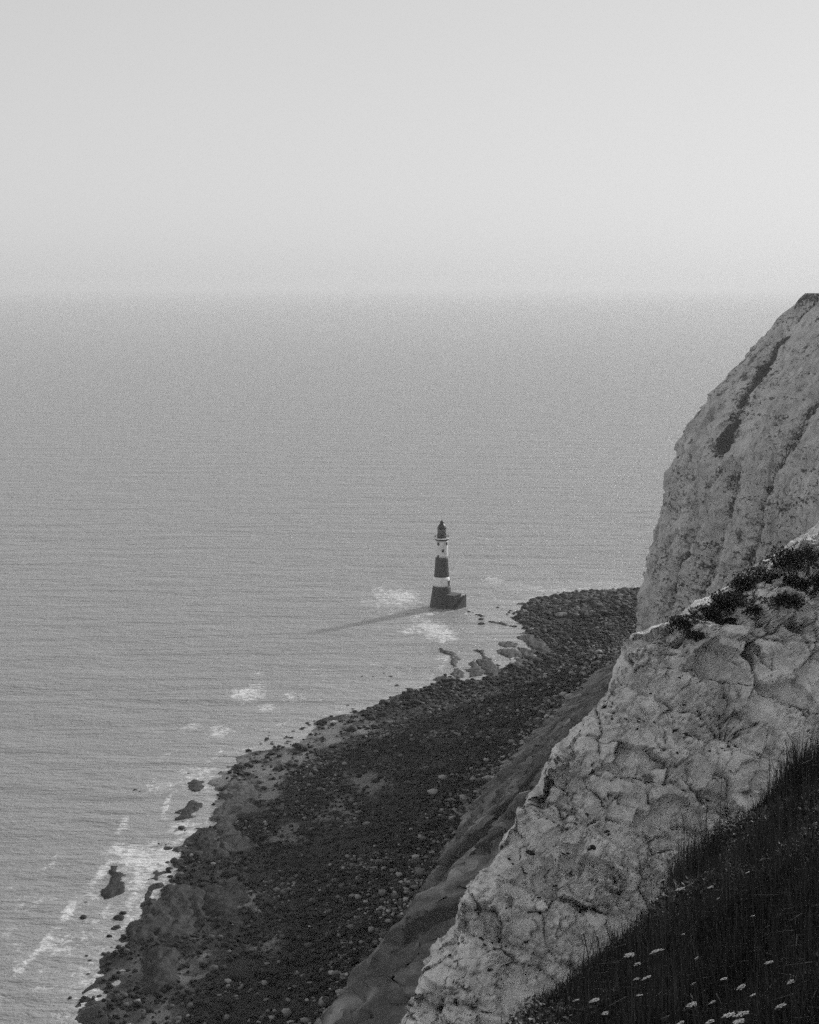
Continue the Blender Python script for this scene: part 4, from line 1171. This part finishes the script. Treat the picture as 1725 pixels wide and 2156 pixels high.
def bush(px, py, w, h, seed, label, n=2600, leaf=0.07):
    q = spur_at(px, py); k = px_size(q)
    W = w * k / 2; H = h * k
    root = link('crest_bush', None, label=label, cat='bush', group='dark bushes on the crest of the chalk spur')
    root.location = q
    r = np.random.default_rng(seed)
    c = r.normal(size=(n, 3)) * 0.42
    rr = np.linalg.norm(c, axis=1); c = c[rr < 1.1]
    lump = 1 + 0.45 * fbm(c * 2.2 + seed, 3, 5)
    c = c * lump[:, None] * [W * 1.3, W * 0.85, H * 0.34] + [0, 0.2, H * 0.08]
    link('foliage', leaf_mesh('foliage', c, leaf, seed), M_BUSH, root)
    g = MB()
    for t in range(9):
        a = r.uniform(0, 6.28); e = Vector((math.cos(a) * W * 0.7, math.sin(a) * W * 0.4, H * r.uniform(0.2, 0.5)))
        g.tube([(0, 0, -0.2), e * 0.5 + Vector((0, 0, 0.1)), e], [0.03, 0.02, 0.01], 4)
    link('stem', g.mesh('stem'), M_STEM, root)
BU = [(1450, 1318, 60, 40, 'dense dark bush at the seaward tip of the spur crest'), (1495, 1298, 70, 40, 'low dark bush second along the spur crest'), (1540, 1272, 70, 44, 'ragged dark bush midway along the spur crest'),
      (1575, 1240, 60, 60, 'tall dark bush near the right edge of the crest'), (1475, 1338, 46, 24, 'small bush just below the tip of the spur crest'), (1612, 1222, 80, 70, 'large dark bush high on the crest by the right edge'),
      (1590, 1285, 60, 44, 'dark bush below the tall crest bush at the right'), (1670, 1190, 90, 80, 'big dark bush at the far right of the crest'), (1520, 1310, 50, 22, 'flat dark bush on the pale crest stones'), (1650, 1270, 80, 50, 'broad dark bush lower at the far right of the crest'),
      (1700, 1235, 80, 60, 'thick bush at the outer right of the crest')]
for i, (x, y, w, h, l) in enumerate(BU):
    bush(x, y, w, h, 400 + i, l)

# ------------------------------------------------------------------ near grass slope
def slope(x, y): return 155.7 - 0.408 * y + 0.68 * x
def on_slope(px, py, up=0.0):
    d = ray(px, py)
    t = (155.7 + up - CAM_Z) / (d.z + 0.408 * d.y - 0.68 * d.x)
    return Vector((d.x * t, d.y * t, CAM_Z + d.z * t))
EDGE = [(800, 2400), (930, 2250), (1000, 2165), (1060, 2090), (1150, 2022), (1250, 1950), (1320, 1900), (1400, 1842), (1440, 1786), (1500, 1716), (1587, 1652), (1725, 1560), (1900, 1450), (2100, 1340)]
EP = np.array([on_slope(x, y, 0.24)[:2] for x, y in EDGE])
def turf_z(P):
    e = sdist(P, EP)              # positive on the turf
    p3 = np.c_[P, np.zeros(len(P))]
    z = slope(P[:, 0], P[:, 1]) + 0.12 * fbm(p3 / 1.3, 3, 201) + 0.05 * fbm(p3 / 0.35, 2, 202)
    z = z - 0.8 * np.clip(0.35 - e, 0, None) ** 1.3 - np.where(e < -1.5, (-1.5 - e) * 1.5, 0)
    z = z + 0.5 * np.clip(P[:, 0] - 9, 0, None)  # steeper rise beyond the view, added to keep sun off the grass
    return z, e
tx = np.arange(-6, 22, 0.16); ty = np.arange(-2, 34, 0.16)
TX, TY = np.meshgrid(tx, ty); TP = np.c_[TX.ravel(), TY.ravel()]
TZ, TE = turf_z(TP)
me = make_mesh('turf_slope', np.c_[TP, TZ], grid_faces(len(ty), len(tx), TE > -6))
link('turf_slope', me, M_SOIL, kind='structure')

# blades
NB = 3200000
BPx = np.c_[rng.uniform(-1.0, 8.5, NB), rng.uniform(2.6, 24, NB)]
zq = slope(BPx[:, 0], BPx[:, 1]) + 0.1 - CAM_Z
tt = FPX / (BPx[:, 1] * CP - zq * SP)
u_ = 862.5 + BPx[:, 0] * tt; v_ = 1078 - (BPx[:, 1] * SP + zq * CP) * tt
BPx = BPx[(u_ > 700) & (u_ < 1850) & (v_ < 2380)]
BPx = BPx[sdist(BPx, EP) > -0.25]
NB = len(BPx)
bz_, be = turf_z(BPx)
clump = fbm(np.c_[BPx / 0.5, np.zeros(NB)], 3, 210)
keep = rng.uniform(size=NB) < np.clip(0.7 + 0.9 * clump, 0.12, 1)
BPx = BPx[keep]; bz_ = bz_[keep]; clump = clump[keep]; be = be[keep]
n = len(BPx)
lean_ = rng.uniform(0.05, 1.0, n) ** 1.4
H = rng.gamma(4, 0.033, n) * (1 + 1.2 * clump) + 0.03
H = H * np.where(lean_ > 0.6, 0.6, 1.0)
H = np.where(be < 0.5, H * (0.9 + 1.0 * np.clip(clump, 0, 1)), H)
kindb = rng.uniform(size=n)
yaw = rng.uniform(0, 6.28, n) + 1.2 * fbm(np.c_[BPx / 0.9, np.ones(n)], 2, 212)
lean = lean_
dx, dy = np.cos(yaw), np.sin(yaw)
w = rng.uniform(0.0009, 0.0021, n) * (1 + 0.08 * BPx[:, 1])
base = np.c_[BPx, bz_ - 0.02]
dirh = np.c_[dx, dy, np.zeros(n)]; side = np.c_[-dy, dx, np.zeros(n)] * w[:, None]
side = side * 0.5 + np.c_[np.ones(n), np.zeros(n), np.zeros(n)] * w[:, None] * 0.6
L = H[:, None]
mid = base + dirh * L * lean[:, None] * 0.25 + np.array([0, 0, 1]) * L * 0.6
tip = base + dirh * L * lean[:, None] * 0.95 + np.array([0, 0, 1]) * L * (1.05 - 0.45 * lean[:, None])
V = np.stack([base - side, base + side, mid + side * 0.8, mid - side * 0.8, tip], 1).reshape(-1, 3)
o_ = (np.arange(n) * 5)[:, None]
F = np.concatenate([o_ + np.array([[0, 1, 2]]), o_ + np.array([[0, 2, 3]]), o_ + np.array([[3, 2, 4]])], 1).reshape(-1, 3)
me = make_mesh('grass', V, F, False)
tone = np.clip(rng.uniform(0, 0.45, n) + 0.25 * clump + (kindb > 0.985) * 0.4, 0, 1)
add_attr(me, 'tone', np.repeat(tone, 5))
link('grass', me, M_GRASS, kind='stuff', label='dark rough grass covering the near slope', cat='grass')
# broad herb leaves low in the grass
NL = 1600000
LP = np.c_[rng.uniform(-1.0, 8.5, NL), rng.uniform(2.6, 24, NL)]
zq = slope(LP[:, 0], LP[:, 1]) + 0.1 - CAM_Z
tt = FPX / (LP[:, 1] * CP - zq * SP)
u_ = 862.5 + LP[:, 0] * tt; v_ = 1078 - (LP[:, 1] * SP + zq * CP) * tt
LP = LP[(u_ > 700) & (u_ < 1850) & (v_ < 2380)]
LP = LP[sdist(LP, EP) > -0.2]
lz, le = turf_z(LP)
cl = fbm(np.c_[LP / 0.55, np.full(len(LP), 3.0)], 3, 220)
kk = rng.uniform(size=len(LP)) < sstep(-0.12, 0.4, cl + 0.35 * (le < 0.6))
LP = LP[kk]; lz = lz[kk]; cl = cl[kk]
cen = np.c_[LP, lz + rng.uniform(0.0, 1.0, len(LP)) * (0.06 + 0.32 * np.clip(cl + 0.15, 0, 1))]
me = leaf_mesh('herb_leaves', cen, 0.013, 230, 0.4, (0, 0.9), 2.2)
link('herb_leaves', me, M_GRASS, kind='stuff', label='small herb leaves mixed through the rough grass', cat='herbs')

# ------------------------------------------------------------------ flowers, seed heads and stalks
def umbel(px, py, w, seed, label, dense=1.0):
    q = on_slope(px, py, 0.36)
    rad = max(0.011, w * 0.44 * px_size(q))
    r = np.random.default_rng(seed)
    gz, _ = turf_z(np.array([[q.x + 0.04, q.y - 0.02]])); gz = float(gz[0])
    root = link('umbel_flower', None, label=label, cat='flower', group='white umbel flowers in the grass')
    root.location = (q.x + 0.04, q.y - 0.02, gz)
    top = q - root.location
    nrm = Vector((-0.45 + r.normal() * 0.13, 0.32 + r.normal() * 0.12, 1)).normalized()
    e1_ = nrm.orthogonal().normalized(); e2_ = nrm.cross(e1_)
    hub = top - nrm * rad * 0.9
    g = MB(); g.tube([(0, 0, -0.03), hub * 0.5 + Vector((0.01, 0, 0)), hub], [0.004, 0.0035, 0.003], 5)
    nray = max(6, int(16 * dense)); fl_ = MB()
    for k in range(nray):
        a = k * 2.399; rr = rad * math.sqrt((k + 0.5) / nray) * 0.92
        p = top + e1_ * rr * math.cos(a) + e2_ * rr * math.sin(a) - nrm * (rr * rr / rad * 0.25) + nrm * float(r.normal()) * rad * 0.06
        g.tube([hub, p], [0.0014, 0.0012], 3)
        for j in range(9):
            a2 = j * 2.399; r2 = rad * 0.27 * math.sqrt((j + 0.3) / 9)
            c_ = p + e1_ * r2 * math.cos(a2) + e2_ * r2 * math.sin(a2) + nrm * (0.002 + rad * 0.05 * float(r.uniform()))
            s = rad * 0.085 * r.uniform(0.7, 1.3)
            n2v = (nrm + Vector(r.normal(size=3)) * 0.3).normalized(); f1_ = n2v.orthogonal().normalized(); f2v = n2v.cross(f1_)
            fl_.add([c_ + f1_ * s, c_ + f2v * s, c_ - f1_ * s, c_ - f2v * s, c_ + n2v * s * 0.5], [(0, 1, 4), (1, 2, 4), (2, 3, 4), (3, 0, 4), (3, 2, 1, 0)])
    link('stem', g.mesh('stem'), M_STEM, root)
    link('umbel', fl_.mesh('umbel'), M_PETAL, root)
FLW = [(1140, 625, 40, 'small white umbel highest on the left, at the grass edge'), (1250, 675, 75, 'long tilted white umbel near the grass edge'), (1435, 665, 45, 'slim tilted white umbel right of the long one near the edge'),
       (1660, 575, 32, 'small white umbel high up by the right edge'), (1480, 735, 16, 'tiny white flower below the slim upper umbel'), (940, 1075, 74, 'white umbel left of the broadest one, mid slope'),
       (1110, 1050, 98, 'broad bright white umbel in the middle of the slope'), (990, 1130, 50, 'narrow white umbel just below the mid-slope pair'), (1045, 1213, 72, 'tilted white umbel below the mid-slope pair'),
       (985, 1222, 42, 'faint umbel beside the lower tilted one'), (1005, 1320, 46, 'small tilted white umbel low in the centre'), (620, 1350, 48, 'leftmost small white umbel low in the dark grass'),
       (730, 1350, 70, 'dull greyish umbel near the leftmost white one'), (1515, 1220, 48, 'tilted white umbel at the right below mid slope'), (1620, 1270, 66, 'arched white umbel near the right edge'),
       (1445, 1362, 50, 'round white flower head in the lower right'), (1320, 1375, 72, 'thin broken white umbel left of the round head'), (1350, 1095, 18, 'tiny white flower right of the broadest umbel'),
       (1330, 1250, 28, 'small pale umbel right of the lower tilted one'), (795, 1430, 48, 'thin pale umbel near the bottom left of the grass'), (1625, 1432, 100, 'largest white umbel in the bottom-right cluster'),
       (1545, 1440, 90, 'white umbel left of the largest in the bottom-right cluster'), (1600, 1482, 90, 'bottom white umbel of the bottom-right cluster'), (1430, 1482, 66, 'white umbel at the bottom edge left of the cluster'),
       (1250, 1490, 60, 'white umbel cut by the bottom edge, centre'), (1690, 1320, 34, 'white umbel at the right, above the bottom cluster'), (1690, 840, 28, 'small umbel by the right edge, mid height'),
       (1270, 950, 24, 'tiny pale umbel above the broadest one'), (660, 945, 30, 'pale little umbel at the left grass edge'), (745, 960, 28, 'second pale little umbel at the left grass edge'),
       (1790, 1120, 60, 'white umbel at the outer right, mid slope'), (1860, 1385, 80, 'white umbel at the outer right, near the bottom'), (1920, 1240, 54, 'white umbel farthest right')]
for i, (x, y, w_, l) in enumerate(FLW):
    umbel(998.2 + .3472 * x, 1637 + .3472 * y, w_ * .3472, 600 + i, l, 0.6 if w_ < 30 else 1.0)

def stalk(px, py, hpx, seed, label, name='grass_stalk', head=0.3, hw=0.008):
    q = on_slope(px, py, 0.0)
    gz, _ = turf_z(np.array([[q.x, q.y]]))
    root = link(name, None, label=label, cat='plant', group='tall stalks standing up from the grass')
    root.location = (q.x, q.y, float(gz[0]))
    h = hpx * px_size(q); r = random.Random(seed)
    lean = r.uniform(-0.1, 0.12) * h
    g = MB(); g.tube([(0, 0, -0.03), (lean * 0.4, 0, h * 0.55), (lean, 0, h)], [0.005, 0.004, 0.003], 5)
    link('stem', g.mesh('stem'), M_STEM, root)
    g = MB()
    m = 26
    for k in range(m):
        t = 1 - head * k / m; a = k * 2.4
        c_ = Vector((lean * t, 0, h * t)); wv = hw * math.sin(math.pi * (0.1 + 0.85 * k / m)) + 0.002
        e = Vector((math.cos(a), math.sin(a), 0.7)) * wv
        g.tube([c_, c_ + e * 0.6, c_ + e * 1.5], [0.002, 0.0045, 0.001], 4)
    link('seed_head', g.mesh('seed_head'), M_SEED, root)
ST = [(1245, 470, 48, 'tall dark seed stalk standing against the pale chalk', 0.4, .012), (1175, 560, 40, 'shorter dark stalk left of the tallest one', .5, .008), (985, 700, 30, 'stubby dark seed head at the grass edge', .5, .012),
      (830, 850, 30, 'thin dark stalk on the left grass edge', .5, .008), (725, 900, 36, 'dark stalk among the left edge grasses', .4, .009), (640, 900, 40, 'leaning dark stalk lower on the left edge', .5, .012),
      (520, 1010, 44, 'thick dark seed stalk far down the left edge', .6, .016), (600, 930, 36, 'slender stalk beside the thick left one', .4, .008), (150, 1400, 40, 'dark stalk at the lowest left end of the grass', .4, .012),
      (1590, 1000, 66, 'long pale stalk on the right of the slope', .2, .006), (1350, 1350, 80, 'long thin stalk crossing the lower slope', .2, .006)]
for i, (x, y, h, l, hd, hw) in enumerate(ST):
    stalk(998.2 + .3472 * x, 1637 + .3472 * y, h, 700 + i, l, head=hd, hw=hw)
def thistle(px, py, w, label, seed):
    q = on_slope(px, py, 0.25); gz, _ = turf_z(np.array([[q.x, q.y]]))
    root = link('thistle', None, label=label, cat='thistle', group='thistles in the grass'); root.location = (q.x, q.y, float(gz[0]))
    r = random.Random(seed); R_ = w * 0.5 * px_size(q); top = q - root.location
    g = MB(); g.tube([(0, 0, -0.02), top * 0.5, top], 0.006, 5); link('stem', g.mesh('stem'), M_STEM, root)
    g = MB(); g.lathe([(R_ * .3, -R_ * .5), (R_ * .6, -R_ * .2), (R_ * .62, R_ * .1), (R_ * .45, R_ * .3)], 12, True, True, tuple(top))
    hd = link('flower_head', g.mesh('flower_head'), M_SEED, root)
    g = MB()
    for k in range(40):
        a = r.uniform(0, 6.28); t = r.uniform(0.0, 1.0)
        e = Vector((math.cos(a) * t, math.sin(a) * t, 0.8)).normalized()
        g.tube([top + e * R_ * .2, top + e * R_ * 1.1], [0.003, 0.001], 3)
    link('bristles', g.mesh('bristles'), M_STEM, hd)
thistle(998.2 + .3472 * 1670, 1637 + .3472 * 430, 22, 'upper dark thistle head near the right edge', 1)
thistle(998.2 + .3472 * 1600, 1637 + .3472 * 740, 26, 'lower thistle head near the right edge', 2)

# ------------------------------------------------------------------ haze
mh, nt, b = mat('sea_haze')
nt.nodes.remove(b)
pv = nt.nodes.new('ShaderNodeVolumePrincipled')
pv.inputs['Color'].default_value = (0.80, 0.80, 0.80, 1)
pv.inputs['Density'].default_value = 0.000085
pv.inputs['Anisotropy'].default_value = 0.25
nt.links.new(pv.outputs[0], nt.nodes['Material Output'].inputs['Volume'])
g = MB(); g.box((0, 0, 0), (90000, 90000, 216.0))
hz = link('haze', g.mesh('haze'), mh, kind='stuff', label='pale sea haze hanging over the water', cat='haze')
hz.location = (0, 0, 101.0)
